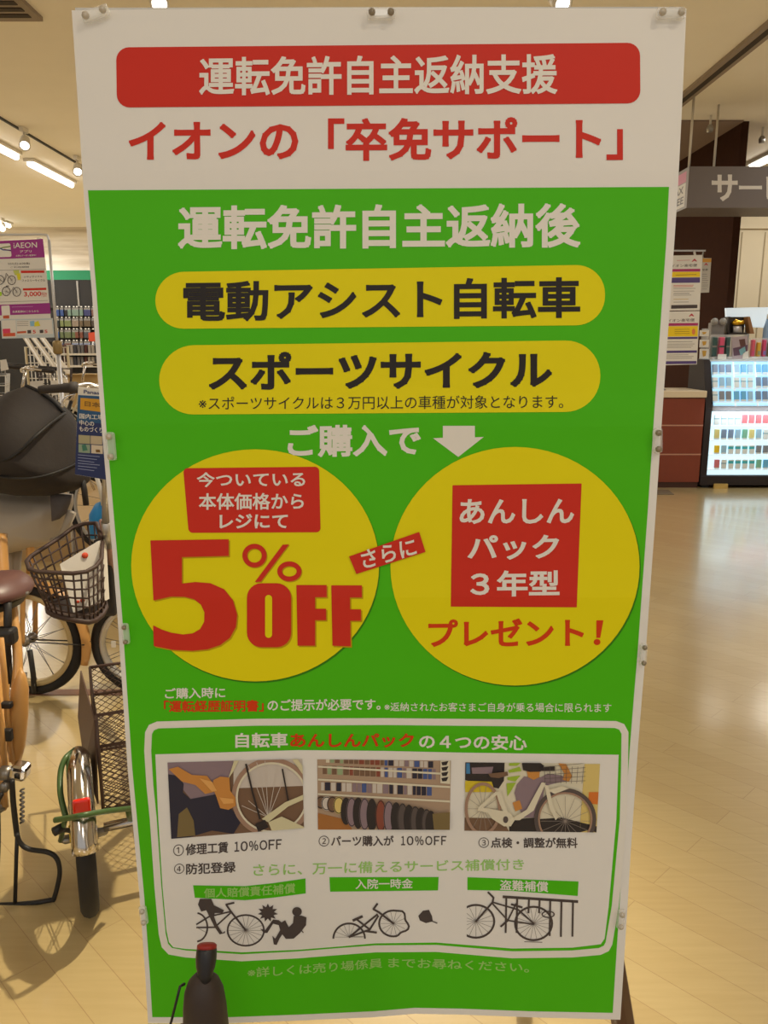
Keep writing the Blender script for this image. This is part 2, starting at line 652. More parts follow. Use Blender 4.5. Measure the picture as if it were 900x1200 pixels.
track_head(29, 168, 'white track spotlight on the thin black track, left of the two')
track_head(91, 199, 'white track spotlight on the thin black track, touching the poster edge')
track_head(3, 266, 'white track spotlight beside the farthest tube light at the left edge')
track_head(186, 1, 'bright ceiling spotlight peeking over the poster top, left of centre')
track_head(656, 1, 'bright ceiling spotlight peeking over the poster top, right of centre')
a, b = FL(3.6, 139, CEIL), FL(91.8, 181, CEIL)
solo('lighting_track', MB(mat('black_track', (40, 36, 32), 0.5)).span((a.x - 0.012, a.y - 1.0, CEIL - 0.02), (a.x + 0.012, b.y + 1.0, CEIL)), 'thin black lighting track on the ceiling at left', 'track', (a.x, a.y, CEIL))
a, b = FL(900, 32, CEIL), FL(807, 107, CEIL)
t = Thing('ceiling_vent', 'long grey slot vent running along the ceiling at right', 'vent', (a.x, 7.0, CEIL))
t.part('vent_frame', MB(mat('grey_vent', (150, 136, 122), 0.6)).span((a.x - 0.07, 4.5, CEIL - 0.03), (a.x + 0.07, 9.0, CEIL)))
t.part('slot', MB(mat('dark_slot', (60, 50, 42), 0.8)).span((a.x - 0.025, 4.55, CEIL - 0.034), (a.x + 0.025, 8.95, CEIL - 0.03)))
t = Thing('air_diffuser', 'grey square air diffuser on the ceiling in the top left corner', 'vent', (-2.95, 6.7, CEIL))
t.part('diffuser_frame', MB(mat('grey_vent', (150, 136, 122), 0.6)).span((-3.3, 6.0, CEIL - 0.03), (-2.45, 6.42, CEIL)))
for k in range(3):
    t.part('louver', MB(mat('dark_slot', (60, 50, 42), 0.8)).span((-3.25, 6.06 + 0.11 * k, CEIL - 0.036), (-2.5, 6.12 + 0.11 * k, CEIL - 0.03)))
for px, py, lb in ((832, 150, 'small white sprinkler head on the grey ceiling field'), (893, 163, 'small white sprinkler head on the ceiling above the right tube light')):
    p = FL(px, py, CEIL - 0.12)
    t = Thing('sprinkler', lb, 'sprinkler', (p.x, p.y, CEIL), 'sprinkler heads')
    t.part('stem', MB(M_white).tube([(p.x, p.y, CEIL), (p.x, p.y, CEIL - 0.1)], 0.012))
    t.part('rosette', MB(M_metal).lathe([(0.03, -0.16), (0.035, -0.12), (0.02, -0.09)], (p.x, p.y, CEIL)))

# ------------------------------------------------------------------ the big poster on its stand
D = 1.25
def bump(x, z):
    """the sheet's own waves and fold creases, in metres towards the camera"""
    low = max(0.0, (0.95 - z) / 0.65)
    w = 0.006 * low * low * math.sin(x * 15.0 + 0.6) + 0.002 * math.sin(x * 6 + z * 3)
    for zc, amp in ((1.385, 0.0022), (1.10, 0.0022), (0.86, 0.002), (1.75, 0.0015)):
        w += amp * max(0.0, 1 - abs(z - zc) / 0.05)
    return w
def sheet(px, py, layer):
    r = ray(px, py)
    y = D
    for _ in range(3):
        p = CAM + r * (y / r.y)
        y = D - bump(p.x, p.z) - 0.0006 * layer
    return CAM + r * (y / r.y)
LEFT = [(12, 84), (110, 90.5), (240, 99), (340, 107.5), (440, 114.5), (500, 119), (640, 131), (720, 137.5), (900, 149.5), (1050, 163.5), (1140, 170), (1199, 173.5)]
RIGHT = [(10, 804.5), (110, 800), (220, 794.5), (280, 790.5), (480, 776.5), (600, 768.5), (760, 757), (870, 748), (1000, 739), (1060, 735.5), (1195, 727)]
BOTTOM = [(173.5, 1199), (270, 1199), (350, 1196), (440, 1192), (486, 1188), (540, 1189), (618, 1192), (727, 1195)]
edge = [(84, 12), (270, 10), (450, 9), (620, 9.5)] + [(x, y) for y, x in RIGHT] + BOTTOM[::-1][1:] + [(x, y) for y, x in LEFT[::-1][1:-1]]
M_paper = mat('poster_paper', (234, 231, 226), 0.5, spec=0.25)
K_white = mat('print_white', (234, 230, 222), 0.5, spec=0.25)
K_green = mat('print_green', (76, 190, 6), 0.5, spec=0.25)
K_red = mat('print_red', (208, 48, 32), 0.5, spec=0.25)
K_yellow = mat('print_yellow', (234, 221, 0), 0.5, spec=0.25)
K_black = mat('print_black', (36, 30, 28), 0.45, spec=0.35)
K_shade = mat('print_dark_green', (52, 128, 12), 0.5, spec=0.25)
K_olive = mat('print_dark_yellow', (196, 160, 0), 0.5, spec=0.25)
K_orange = mat('print_orange_red', (214, 62, 14), 0.5, spec=0.25)
K_ink = mat('print_dark_ink', (76, 67, 66), 0.45, spec=0.35)
K_grey = mat('print_grey', (132, 126, 122), 0.45, spec=0.35)
K_leaf = mat('print_soft_green', (158, 208, 112), 0.45, spec=0.35)
STEP = 20
poster = Thing('poster_stand', 'tall green and white sale poster on a stand, filling the middle of the photo', 'poster', (0, D + 0.06, 0))
pr = Print(sheet, STEP)
pr.poly(edge, M_paper, 0)
gl = [(x + 5.5, y) for y, x in LEFT if y > 230]
gr = [(x - 9.5, y) for y, x in RIGHT if y > 225]
pr.poly([(103, 223), (784, 219)] + gr[:-1] + [(718, 1187)] + [(618, 1185), (540, 1182), (486, 1181), (440, 1185), (350, 1189), (270, 1192), (178.5, 1192)] + gl[::-1][1:], K_green, 1)
sheet_obj = poster.part('paper_sheet', pr.mb)
def printed(name, p, label=None):
    return poster.part(name, p.mb, sheet_obj, label=label)

c1, c2 = crop(150, 200, 1.5), crop(140, 500, 2.8125)
c3, c4 = crop(400, 500, 2.4324), crop(150, 790, 3.0)
p = Print(sheet, STEP)
p.round(Q(136, 55.5, 750, 50, 750.5, 121, 137, 126), 15, K_red, 1)
p.text('運転免許自主返納支援', Q(233.5, 67, 653, 63, 653, 110, 233.5, 112), K_white, 2, 0.022)
printed('red_banner', p)
p = Print(sheet, STEP)
p.text('イオンの「卒免サポート」', Q(151, 140, 730, 136.5, 730, 187.5, 151, 190), K_red, 1, 0.03)
printed('red_headline', p)
p = Print(sheet, STEP)
p.text('運転免許自主返納後', Q(208.7, 241, 680, 238, 680, 290, 208.7, 292.5), K_white, 2, 0.03)
printed('white_headline', p)
p = Print(sheet, STEP)
p.round(Q(182, 319, 709, 310, 709, 381, 182, 385.5), 34, K_yellow, 2, 10)
p.text('電動アシスト自転車', Q(214.7, 329.5, 680, 324.5, 680, 372.5, 214.7, 377), K_black, 3, 0.026)
printed('yellow_pill', p)
p = Print(sheet, STEP)
p.round(Q(186.5, 405, 703.5, 398.5, 703.5, 482.5, 186.5, 486), 41, K_yellow, 2, 10)
p.text('スポーツサイクル', Q(245, 413, 646.7, 410, 646.7, 454, 245, 457.5), K_black, 3, 0.036)
p.text('※スポーツサイクルは３万円以上の車種が対象となります。', Q(233, 465, 660, 462.7, 660, 478.5, 233, 480.5), K_black, 3, 0.0)
printed('yellow_pill', p)
p = Print(sheet, STEP)
p.text('ご購入で', Q(337, 498.5, 493, 496.5, 493, 534, 337, 536), K_white, 2, 0.03)
p.poly([(519, 499), (556.5, 499), (556.5, 512.5), (567, 512), (537, 535.5), (507.5, 513.5), (519, 513)], K_white, 2)
printed('white_lettering', p)
# left yellow disc
p = Print(sheet, STEP)
p.oval((300.5, 664.5), 145, 136, K_shade, 2, 72)
p.oval((299, 662.5), 145.3, 136, K_yellow, 3, 72)
p.round(c2((210, 137), (658, 132), (663, 348), (228, 350)), 5, K_red, 4)
p.text('今ついている', Q(230.7, 553.5, 357.6, 552.5, 357.6, 570.5, 230.7, 571), K_white, 5, 0.02)
p.text('本体価格から', Q(233, 578, 356, 577.5, 356, 597, 233, 597.5), K_white, 5, 0.02)
p.text('レジにて', Q(257.3, 602.5, 337.3, 602, 337.3, 619, 257.3, 619.5), K_white, 5, 0.025)
five = [(102, 375), (360, 371), (360, 426), (206, 430), (206, 517), (250, 512), (300, 516), (345, 536), (374, 572), (388, 620), (384, 660), (364, 696), (332, 720), (290, 734), (240, 739), (180, 736), (113, 723), (111, 655), (140, 669), (170, 679), (210, 685), (242, 681), (266, 667), (279, 643), (280, 612), (268, 586), (246, 569), (215, 561), (170, 560), (112, 573)]
def slab(pts, dx=1.6, dy=1.6):
    p.poly([(x + dx, y + dy) for x, y in pts], K_olive, 4)
    p.poly(pts, K_red, 5)
slab(c2(*five))
def rr(x0, y0, x1, y1, r, n=6):
    pts = []
    for cx, cy, a in ((x1 - r, y0 + r, -PI / 2), (x1 - r, y1 - r, 0), (x0 + r, y1 - r, PI / 2), (x0 + r, y0 + r, PI)):
        pts += [(cx + r * math.cos(a + PI / 2 * k / n), cy + r * math.sin(a + PI / 2 * k / n)) for k in range(n + 1)]
    return pts
slab(c2(*rr(420, 516, 566, 727, 48)))
p.poly(c2(*rr(480, 555, 503, 696, 11)), K_yellow, 6)
slab(c2((583, 522), (683, 522), (683, 562), (645, 562), (645, 600), (681, 600), (681, 638), (645, 638), (645, 722), (587, 722)))
slab(c2((698, 523), (799, 523), (799, 563), (760, 563), (760, 602), (796, 602), (796, 640), (761, 640), (762, 724), (702, 722)))
s = 2.8125
for cx, cy, rx, ry in ((445, 425, 32, 31), (560, 477, 32, 25)):
    p.ring((140 + (cx + 3) / s, 500 + (cy + 3) / s), rx / s, ry / s, 16 / s, K_olive, 4)
    p.ring((140 + cx / s, 500 + cy / s), rx / s, ry / s, 16 / s, K_red, 5)
slab(c2((446, 512), (466, 511), (559, 388), (538, 389)), 1, 1)
printed('yellow_disc', p)
# right yellow disc
p = Print(sheet, STEP)
p.oval((605, 665.5), 146, 139.5, K_shade, 2, 72)
p.oval((603.5, 663.5), 146, 139.8, K_yellow, 3, 72)
p.poly(c3((317, 167), (685, 162), (671, 515), (312, 513)), K_red, 4)
p.text('あんしん', Q(538.6, 585, 672.6, 584, 672.6, 613.5, 538.6, 614), K_white, 5, 0.026)
p.text('パック', Q(548, 627.5, 655, 626.5, 655, 655, 548, 656.5), K_white, 5, 0.028)
p.text('３年型', Q(551.3, 669, 655.8, 668, 655.8, 698.5, 551.3, 699.5), K_white, 5, 0.028)
p.text('プレゼント', Q(502, 726, 684, 724, 684, 757, 502, 758), K_orange, 4, 0.028)
p.poly(c3((727, 552), (747, 552), (738, 602), (727, 602)), K_orange, 4)
p.oval((400 + 729 / 2.4324, 500 + 614 / 2.4324), 4.0, 3.6, K_orange, 4, 16)
printed('yellow_disc', p)
p = Print(sheet, STEP)
p.poly(c3((22, 370), (222, 300), (240, 357), (43, 420)), K_red, 7)
p.text('さらに', Q(422, 646, 485, 629.5, 489, 650, 426, 667), K_white, 8, 0.018)
printed('red_tag', p)
# notes under the discs
p = Print(sheet, STEP)
p.text('ご購入時に', Q(193.3, 806.5, 264, 805, 264, 818, 193.3, 819), K_white, 2, 0.018)
p.text('「運転経歴証明書」', Q(192, 821, 309, 820, 309, 834, 192, 835), K_orange, 2, 0.03)
p.text('のご提示が必要です。', Q(313.5, 819.5, 446, 818.5, 446, 832, 313.5, 833.5), K_white, 2, 0.02)
p.text('※返納されたお客さまご自身が乗る場合に限られます', Q(450.5, 823, 716.5, 824, 716.5, 835, 450.5, 833.5), K_white, 2, 0.006)
printed('small_print', p)
# framed panel with four reassurances
def inset(pts, d):
    n = len(pts)
    area2 = sum(pts[i][0] * pts[(i + 1) % n][1] - pts[(i + 1) % n][0] * pts[i][1] for i in range(n))
    sg = 1 if area2 > 0 else -1
    out = []
    for i in range(n):
        a, b, c = Vector(pts[i - 1]), Vector(pts[i]), Vector(pts[(i + 1) % n])
        n1, n2 = (b - a).normalized(), (c - b).normalized()
        n1, n2 = Vector((-n1.y, n1.x)), Vector((-n2.y, n2.x))
        m = (n1 + n2)
        m = m / max(0.3, m.dot(n1) if m.length else 1)
        q = b + m * d * sg
        out.append((q.x, q.y))
    return out
frame = [(169, 880), (170, 858), (174.5, 849.5), (184, 845.5), (300, 842.3), (450, 841.5), (600, 843), (722, 845), (731.5, 848.5), (736.5, 858), (736, 900), (734.5, 960), (725, 1063), (717.5, 1107), (713.5, 1114.5), (704, 1119), (671, 1122), (600, 1123), (511, 1115.5), (440, 1116), (400, 1119), (350, 1123), (283, 1126.5), (217, 1122), (197.5, 1118.5), (189.5, 1110), (186, 1095), (181, 1040), (175.5, 960), (171.5, 920)]
p = Print(sheet, STEP)
p.poly(frame, K_white, 2)
p.poly(inset(frame, 8.2), K_green, 3)
p.poly([(182, 884), (300, 880.5), (350, 879), (450, 880), (543, 882), (725, 884.5), (722.3, 960), (713.2, 1063), (708.5, 1100), (704, 1106.5), (671, 1110.5), (600, 1111.5), (511, 1104.5), (440, 1105.5), (400, 1109), (350, 1113), (283, 1116), (217, 1112), (203, 1110), (198, 1104), (195, 1090), (190.5, 1040), (185.5, 960)], M_paper, 4)
panel_obj = printed('framed_panel', p)
p = Print(sheet, STEP)
p.text('自転車', Q(275.7, 859, 337.3, 858.5, 337.3, 876, 275.7, 876.5), K_white, 4, 0.025)
p.text('あんしんパック', Q(340, 859.5, 485, 859.5, 485, 876, 340, 876), K_orange, 4, 0.028)
p.text('の４つの安心', Q(491, 860, 617.4, 861.5, 617.4, 879.5, 491, 877.5), K_white, 4, 0.025)
printed('panel_title', p)
for q, n, s_, f in ((Q(203, 990, 331.7, 982.5, 331.7, 995.5, 203, 1003.5), '①', '修理工賃', 0.50), (Q(373.5, 979.5, 525, 979, 525, 991, 373.5, 992), '②', 'パーツ購入が', 0.58), (Q(560.7, 981.5, 676.8, 981.5, 676.8, 994, 560.7, 993.5), '③', '点検・調整が無料', 1.0)):
    p = Print(sheet, STEP)
    k = 14.5 / (q[1][0] - q[0][0])
    p.text(n, [quad_map(q, 0, 0), quad_map(q, k * .85, 0), quad_map(q, k * .85, 1), quad_map(q, 0, 1)], K_ink, 5, 0)
    p.text(s_, [quad_map(q, k, 0), quad_map(q, f, 0), quad_map(q, f, 1), quad_map(q, k, 1)], K_ink, 5, 0.022)
    if f < 1:
        g0 = f + 0.045
        for i_, ch in enumerate('10%OFF'):
            a0 = g0 + (1 - g0) * (0, .15, .32, .53, .71, .86, 1)[i_] + (0.012 if i_ == 0 else 0)
            a1 = g0 + (1 - g0) * (0, .15, .32, .53, .71, .86, 1)[i_ + 1] - 0.012
            p.text(chr(ord(ch) + 0xFEE0), [quad_map(q, a0, .06), quad_map(q, a1, .06), quad_map(q, a1, .94), quad_map(q, a0, .94)], K_ink, 5, 0.016)
    printed('caption_lettering', p)
p = Print(sheet, STEP)
p.text('④', Q(204, 1012.5, 216, 1012, 216, 1023.5, 204, 1024.5), K_ink, 5, 0)
p.text('防犯登録', Q(218, 1012, 276, 1009.5, 276, 1022.5, 218, 1025), K_ink, 5, 0.02)
printed('caption_lettering', p)
p = Print(sheet, STEP)
p.text('さらに、万一に備えるサービス補償付き', Q(296.7, 1012.5, 614, 1006.5, 614, 1019.5, 296.7, 1027), K_leaf, 5, 0.012, sag=-0.6)
printed('caption_lettering', p)
# three green labels
p = Print(sheet, STEP)
p.poly([(226.3, 1037.5), (287, 1038.5), (320, 1035), (358, 1029.5), (358.3, 1047), (320, 1052), (287, 1055), (228.3, 1052)], K_green, 5)
p.text('個人賠償責任補償', Q(239, 1041, 346, 1034.5, 346, 1046.5, 239, 1052), K_leaf, 6, 0.018, sag=1.2)
printed('green_label', p)
p = Print(sheet, STEP)
p.poly([(386, 1028), (514, 1027.8), (513.3, 1043.5), (387, 1045)], K_green, 5)
p.text('入院一時金', Q(416.6, 1030, 483.8, 1029.5, 483.8, 1041, 416.6, 1042), K_white, 6, 0.016)
printed('green_label', p)
p = Print(sheet, STEP)
p.poly([(547.8, 1028), (678, 1033), (677, 1050), (600, 1044), (547.8, 1043)], K_green, 5)
p.text('盗難補償', Q(586, 1031, 642.4, 1033, 642.4, 1045.5, 586, 1043), K_white, 6, 0.016)
printed('green_label', p)
p = Print(sheet, STEP)
p.text('※詳しくは売り場係員', Q(290, 1134, 448, 1122.5, 448, 1134, 290, 1146), K_leaf, 2, 0.012, sag=0.6)
p.text('までお尋ねください。', Q(455, 1122.5, 620, 1129, 620, 1140, 455, 1134), K_leaf, 2, 0.012, sag=-0.8)
printed('small_print', p)

# three printed photographs
def colour(n, c):
    return mat('ink_' + n, c, 0.45, spec=0.35)
I_navy, I_mauve, I_skin, I_cream = colour('navy', (48, 46, 62)), colour('mauve', (142, 122, 130)), colour('skin', (204, 140, 70)), colour('cream', (214, 206, 168))
I_brown, I_wheel, I_dark, I_olive2 = colour('brown', (122, 94, 74)), colour('wheel', (164, 132, 112)), colour('charcoal', (52, 46, 46)), colour('olive', (126, 108, 70))
I_pale, I_blue, I_rust, I_shelf = colour('pale', (206, 196, 186)), colour('blue', (74, 92, 146)), colour('rust', (140, 76, 60)), colour('shelf', (176, 150, 126))
I_spoke = colour('spoke', (150, 138, 130))
I_lime, I_sand, I_bone, I_lines = colour('lime', (160, 190, 60)), colour('sand', (220, 196, 120)), colour('bone', (222, 214, 190)), colour('lines', (90, 80, 78))
q1 = crop(190, 880, 5.143)
p = Print(sheet, STEP)
clip = q1((32, 70), (845, 48), (855, 465), (55, 530))
def A(m, layer, *pts):
    p.poly(cc(*pts), m, layer, clip)
cc = q1
A(I_brown, 5, (20, 30), (870, 30), (870, 540), (20, 540))
A(I_pale, 6, (430, 30), (870, 30), (870, 210), (430, 225))
A(I_mauve, 6, (20, 50), (450, 40), (400, 170), (330, 300), (180, 300), (100, 200), (20, 150))
A(I_navy, 7, (30, 140), (100, 150), (130, 200), (125, 250), (170, 290), (330, 260), (400, 330), (480, 420), (430, 500), (300, 480), (200, 510), (100, 540), (50, 530))
A(I_olive2, 8, (100, 380), (150, 340), (190, 420), (200, 510), (90, 520))
p.ring((190 + 660 / 5.143, 880 + 280 / 5.143), 225 / 5.143, 222 / 5.143, 34 / 5.143, I_wheel, 8, 48, clip=clip)
p.ring((190 + 660 / 5.143, 880 + 280 / 5.143), 210 / 5.143, 206 / 5.143, 12 / 5.143, I_bone, 9, 48, clip=clip)
for x, y in ((520, 90), (570, 70), (620, 60), (700, 70), (760, 100), (480, 330), (520, 300)):
    p.line(q1((640, 400), (x, y)), 0.7, I_pale, 9, clip)
p.line(q1((505, 80), (545, 250), (590, 410)), 2.2, I_dark, 10, clip)
p.line(q1((725, 110), (760, 300)), 1.8, I_dark, 10, clip)
A(I_cream, 10, (600, 410), (740, 310), (860, 260), (860, 290), (760, 335), (640, 430))
A(I_cream, 10, (640, 430), (720, 395), (860, 460), (860, 500), (660, 480))
A(I_cream, 10, (440, 40), (470, 40), (425, 130), (400, 165))
A(I_cream, 10, (780, 45), (810, 40), (860, 110), (860, 160))
A(I_dark, 11, (560, 440), (620, 415), (640, 460), (580, 490))
A(I_skin, 9, (40, 110), (95, 95), (180, 145), (270, 150), (310, 200), (320, 245), (260, 260), (200, 205), (120, 185))
A(I_skin, 10, (310, 175), (350, 155), (405, 160), (410, 240), (440, 280), (445, 330), (400, 355), (350, 345), (325, 270), (300, 215))
A(colour('skin_light', (226, 168, 96)), 11, (225, 165), (300, 185), (330, 240), (300, 245))
A(colour('skin_light', (226, 168, 96)), 11, (345, 280), (430, 290), (430, 315), (370, 320))
printed('printed_photo', p, 'printed photo of hands working on a bicycle wheel')
q2 = crop(365, 880, 5.294)
p = Print(sheet, STEP)
cc = q2
clip = q2((35, 52), (865, 60), (858, 490), (40, 488))
A(I_shelf, 5, (20, 30), (880, 30), (880, 510), (20, 510))
rnd = random.Random(3)
for y0, y1, xs in ((55, 88, (90, 760)), (102, 160, (70, 775)), (205, 262, (60, 740))):
    x = xs[0]
    while x < xs[1]:
        w_ = rnd.uniform(18, 34)
        c = rnd.choice((I_rust, I_rust, I_brown)) if x < 430 and y0 < 200 else rnd.choice((I_blue, I_pale, I_navy, I_pale, I_mauve))
        if x < 220 and y0 < 150:
            c = rnd.choice((I_bone, colour('mint', (150, 170, 130)), I_brown))
        A(c, 6, (x, y0 + (x - 400) * .03), (x + w_, y0 + (x - 400) * .03), (x + w_, y1 + (x - 400) * .05), (x, y1 + (x - 400) * .05))
        x += w_ + 5
for y in (92, 172, 262):
    A(I_bone, 7, (40, y), (860, y + 46), (860, y + 58), (40, y + 11))
A(I_bone, 8, (800, 60), (860, 60), (860, 205), (800, 200))
for k in range(4):
    A(I_dark, 9, (806, 70 + 33 * k), (850, 62 + 33 * k), (838, 88 + 33 * k), (812, 90 + 33 * k))
A(colour('warm_floor', (168, 112, 60)), 6, (20, 380), (230, 430), (260, 510), (20, 510))
for i, (x, ry) in enumerate(((60, 40), (95, 45), (130, 50), (170, 55), (215, 85), (250, 92), (290, 98), (330, 100), (375, 102), (430, 100), (480, 100), (525, 98), (565, 98), (605, 95), (645, 92), (680, 90), (715, 86), (740, 82))):
    y = 320 + i * 6 + (30 if i > 3 else 0)
    c = (I_brown, I_pale, I_brown, I_sand, I_dark, I_mauve, I_dark, I_mauve, I_dark, I_rust, I_mauve, I_dark, I_lines, I_dark, I_lines, I_dark, I_lines, I_dark)[i]
    p.oval((365 + x / 5.294, 880 + y / 5.294), 34 / 5.294, ry / 5.294, c, 9 + i * .25, 24, clip)
    p.ring((365 + x / 5.294, 880 + y / 5.294), 30 / 5.294, (ry - 6) / 5.294, 1.0, I_dark, 9.12 + i * .25, 24, clip=clip)
A(I_olive2, 14, (750, 390), (860, 380), (860, 490), (760, 490))
printed('printed_photo', p, 'printed photo of a shelf above a row of tyres')
q3 = crop(535, 880, 4.865)
p = Print(sheet, STEP)
cc = q3
clip = q3((50, 65), (818, 72), (798, 465), (45, 455))
A(I_bone, 5, (30, 40), (840, 40), (840, 490), (30, 490))
A(I_dark, 6, (40, 50), (275, 55), (270, 170), (240, 215), (45, 165))
A(colour('sky', (70, 130, 180)), 7, (55, 70), (75, 70), (78, 130), (55, 130))
A(I_mauve, 7, (85, 95), (210, 90), (200, 130), (90, 130))
A(colour('bright_yellow', (214, 190, 50)), 7, (45, 170), (200, 175), (220, 235), (50, 235))
A(I_sand, 6, (730, 75), (830, 75), (810, 470), (700, 470))
A(colour('pack', (216, 120, 50)), 7, (755, 235), (810, 235), (805, 305), (750, 300))
A(I_brown, 6, (40, 380), (260, 385), (300, 460), (40, 470))
A(I_dark, 6, (300, 400), (600, 380), (800, 430), (800, 480), (300, 480))
for pts in (((300, 70), (370, 65), (345, 85), (300, 85)), ((295, 110), (360, 90), (370, 115), (300, 125)), ((290, 150), (365, 140), (335, 175), (290, 165)), ((285, 185), (340, 180), (310, 230), (290, 260))):
    A(I_lime, 7, *pts)
A(I_mauve, 7, (345, 190), (385, 145), (420, 150), (480, 150), (520, 130), (600, 140), (640, 170), (560, 185), (500, 200), (490, 300), (440, 380), (380, 380), (345, 300), (330, 240))
A(I_dark, 9, (372, 70), (410, 60), (470, 62), (500, 85), (480, 118), (420, 120), (380, 110))
A(I_skin, 8, (400, 112), (475, 115), (472, 150), (440, 165), (408, 150))
A(I_skin, 8, (580, 70), (625, 75), (660, 145), (640, 175), (605, 165), (615, 130))
A(I_skin, 8, (320, 295), (360, 280), (375, 330), (335, 345))
A(I_dark, 7, (330, 390), (450, 380), (450, 470), (310, 470))
k_ = 4.865
for (cx, cy, rx, ry) in ((150, 330, 95, 142), (620, 350, 170, 128)):
    if cx > 300:
        p.ring((535 + cx / k_, 880 + 390 / k_), 165 / k_, 165 / k_, 5, I_lines, 10, 40, clip=clip)
        p.ring((535 + cx / k_, 880 + 390 / k_), 150 / k_, 150 / k_, 2.2, I_wheel, 11, 40, clip=clip)
        p.spokes((535 + cx / k_, 880 + 400 / k_), 140 / k_, 140 / k_, 16, 0.45, I_spoke, 10, clip=clip)
    else:
        p.ring((535 + cx / k_, 880 + cy / k_), rx / k_, ry / k_, 3.6, I_wheel, 10, 40, clip=clip)
        p.spokes((535 + cx / k_, 880 + cy / k_), rx / k_, ry / k_, 14, 0.45, I_spoke, 10, clip=clip)
A(I_bone, 12, (485, 180), (510, 180), (440, 340), (360, 395), (330, 395), (330, 375), (400, 335))
A(I_bone, 12, (125, 318), (300, 350), (335, 390), (310, 430), (270, 430), (200, 385), (180, 355), (120, 340))
A(I_bone, 12, (225, 235), (250, 230), (290, 340), (320, 400), (290, 400), (245, 300))
A(I_bone, 12, (120, 325), (225, 230), (235, 245), (140, 335))
A(I_bone, 12, (500, 190), (525, 200), (550, 310), (580, 380), (565, 395), (530, 330))
A(I_bone, 12, (520, 225), (600, 200), (640, 215), (560, 245))
A(I_brown, 12, (180, 130), (290, 118), (295, 140), (240, 155), (195, 150))
A(I_dark, 12, (470, 95), (560, 88), (560, 115), (480, 115))
p.oval((535 + 280 / k_, 880 + 392 / k_), 3, 4, I_lines, 13, 14, clip)
for k in range(8):
    p.line(q3((500 + 32 * k, 90), (505 + 30 * k, 185)), 0.5, I_lines, 13, clip)
for k in range(5):
    p.line(q3((500, 92 + 22 * k), (735, 70 + 25 * k)), 0.5, I_lines, 13, clip)
printed('printed_photo', p, 'printed photo of a man crouching behind a white bicycle')

# three silhouettes
p = Print(sheet, STEP)
g = 6.0
cc = crop(220, 1020, 6.0)
clip = [(200, 1020), (380, 1020), (380, 1125), (200, 1125)]
def C(x, y): return cc((x, y))[0]
p.ring(C(408, 422), 128 / g, 108 / g, 2.0, K_ink, 5)
p.spokes(C(408, 422), 125 / g, 105 / g, 18, 0.45, K_grey, 5)
p.ring(C(60, 400), 78 / g, 100 / g, 2.0, K_ink, 5, a0=-PI / 2 * .93, a1=PI / 2 * .95)
p.spokes(C(62, 400), 70 / g, 90 / g, 1, 0.5, K_grey, 5, 0.4)
p.line(cc((408, 422), (300, 285), (270, 240), (325, 228)), 2.2, K_ink, 6)
p.line(cc((62, 402), (190, 400), (300, 300)), 1.8, K_ink, 6)
p.line(cc((62, 380), (150, 325), (300, 290)), 1.8, K_ink, 6)
A(K_ink, 6, (85, 200), (165, 200), (185, 245), (255, 280), (245, 300), (190, 300), (185, 325), (205, 380), (245, 440), (262, 425), (262, 440), (225, 450), (190, 400), (160, 340), (130, 280), (95, 290), (72, 240))
star = []
for k in range(22):
    r = (72 if k % 2 == 0 else 44)
    a_ = 2 * PI * k / 22 - PI / 2
    star.append((563 + r * 1.0 * math.cos(a_), 298 + r * .9 * math.sin(a_)))
A(K_ink, 6, *star)
p.oval(C(768, 290), 34 / g, 32 / g, K_ink, 6, 20)
A(K_ink, 6, (745, 320), (800, 318), (835, 330), (832, 385), (790, 440), (745, 480), (690, 482), (665, 450), (645, 480), (625, 525), (605, 520), (595, 460), (615, 480), (650, 420), (640, 385), (600, 375), (560, 440), (535, 440), (510, 410), (545, 420), (600, 345), (640, 350), (660, 365), (685, 350), (710, 400), (740, 370))
p.line(cc((790, 410), (812, 438)), 1.2, K_ink, 6)
printed('crash_silhouette', p, 'dark silhouette of a cyclist hitting a pedestrian')
p = Print(sheet, STEP)
g = 2.8125
clip = None
cc = crop(380, 1020, g)
p.ring(C(82, 225), 52 / g, 50 / g, 2.2, K_ink, 5, a0=-PI, a1=0)
p.spokes(C(82, 218), 48 / g, 46 / g, 1, 0.4, K_grey, 5)
for k in range(9):
    a_ = PI + PI * k / 8
    p.line(cc((82, 220), (82 + 46 * math.cos(a_), 220 + 44 * math.sin(a_))), 0.4, K_grey, 5)
bent = []
for k in range(33):
    a_ = 2 * PI * k / 32
    r = 45 + (6 * math.sin(5 * a_) if -1.2 < (a_ + PI) % (2 * PI) - PI < 1.2 else 0)
    bent.append((228 + (r + 2) * math.cos(a_), 175 + r * .95 * math.sin(a_)))
p.line(cc(*bent), 2.2, K_ink, 5)
for k in range(14):
    a_ = 2 * PI * k / 14
    p.line(cc((228, 175), (228 + 42 * math.cos(a_), 175 + 40 * math.sin(a_))), 0.4, K_grey, 5)
p.line(cc((228, 175), (180, 138), (162, 128), (175, 110)), 2.4, K_ink, 6)
p.line(cc((82, 220), (175, 145)), 2.2, K_ink, 6)
p.line(cc((82, 220), (150, 195), (178, 150)), 2.2, K_ink, 6)
p.line(cc((150, 195), (105, 160)), 2.2, K_ink, 6)
p.line(cc((95, 165), (125, 152)), 3.0, K_ink, 6)
p.line(cc((135, 200), (172, 205)), 2.4, K_ink, 6)
A(K_ink, 5, (310, 150), (325, 133), (345, 130), (355, 150), (358, 168), (335, 174), (315, 165))
p.line(cc((350, 165), (372, 174)), 1.2, K_ink, 6)
printed('broken_bicycle_silhouette', p, 'dark silhouette of a bent bicycle and a helmet')
p = Print(sheet, STEP)
clip = [(547, 1040), (690, 1045), (690, 1110), (547, 1110)]
p.ring(C(500, 168), 60 / g, 54 / g, 2.4, K_ink, 5, clip=clip)
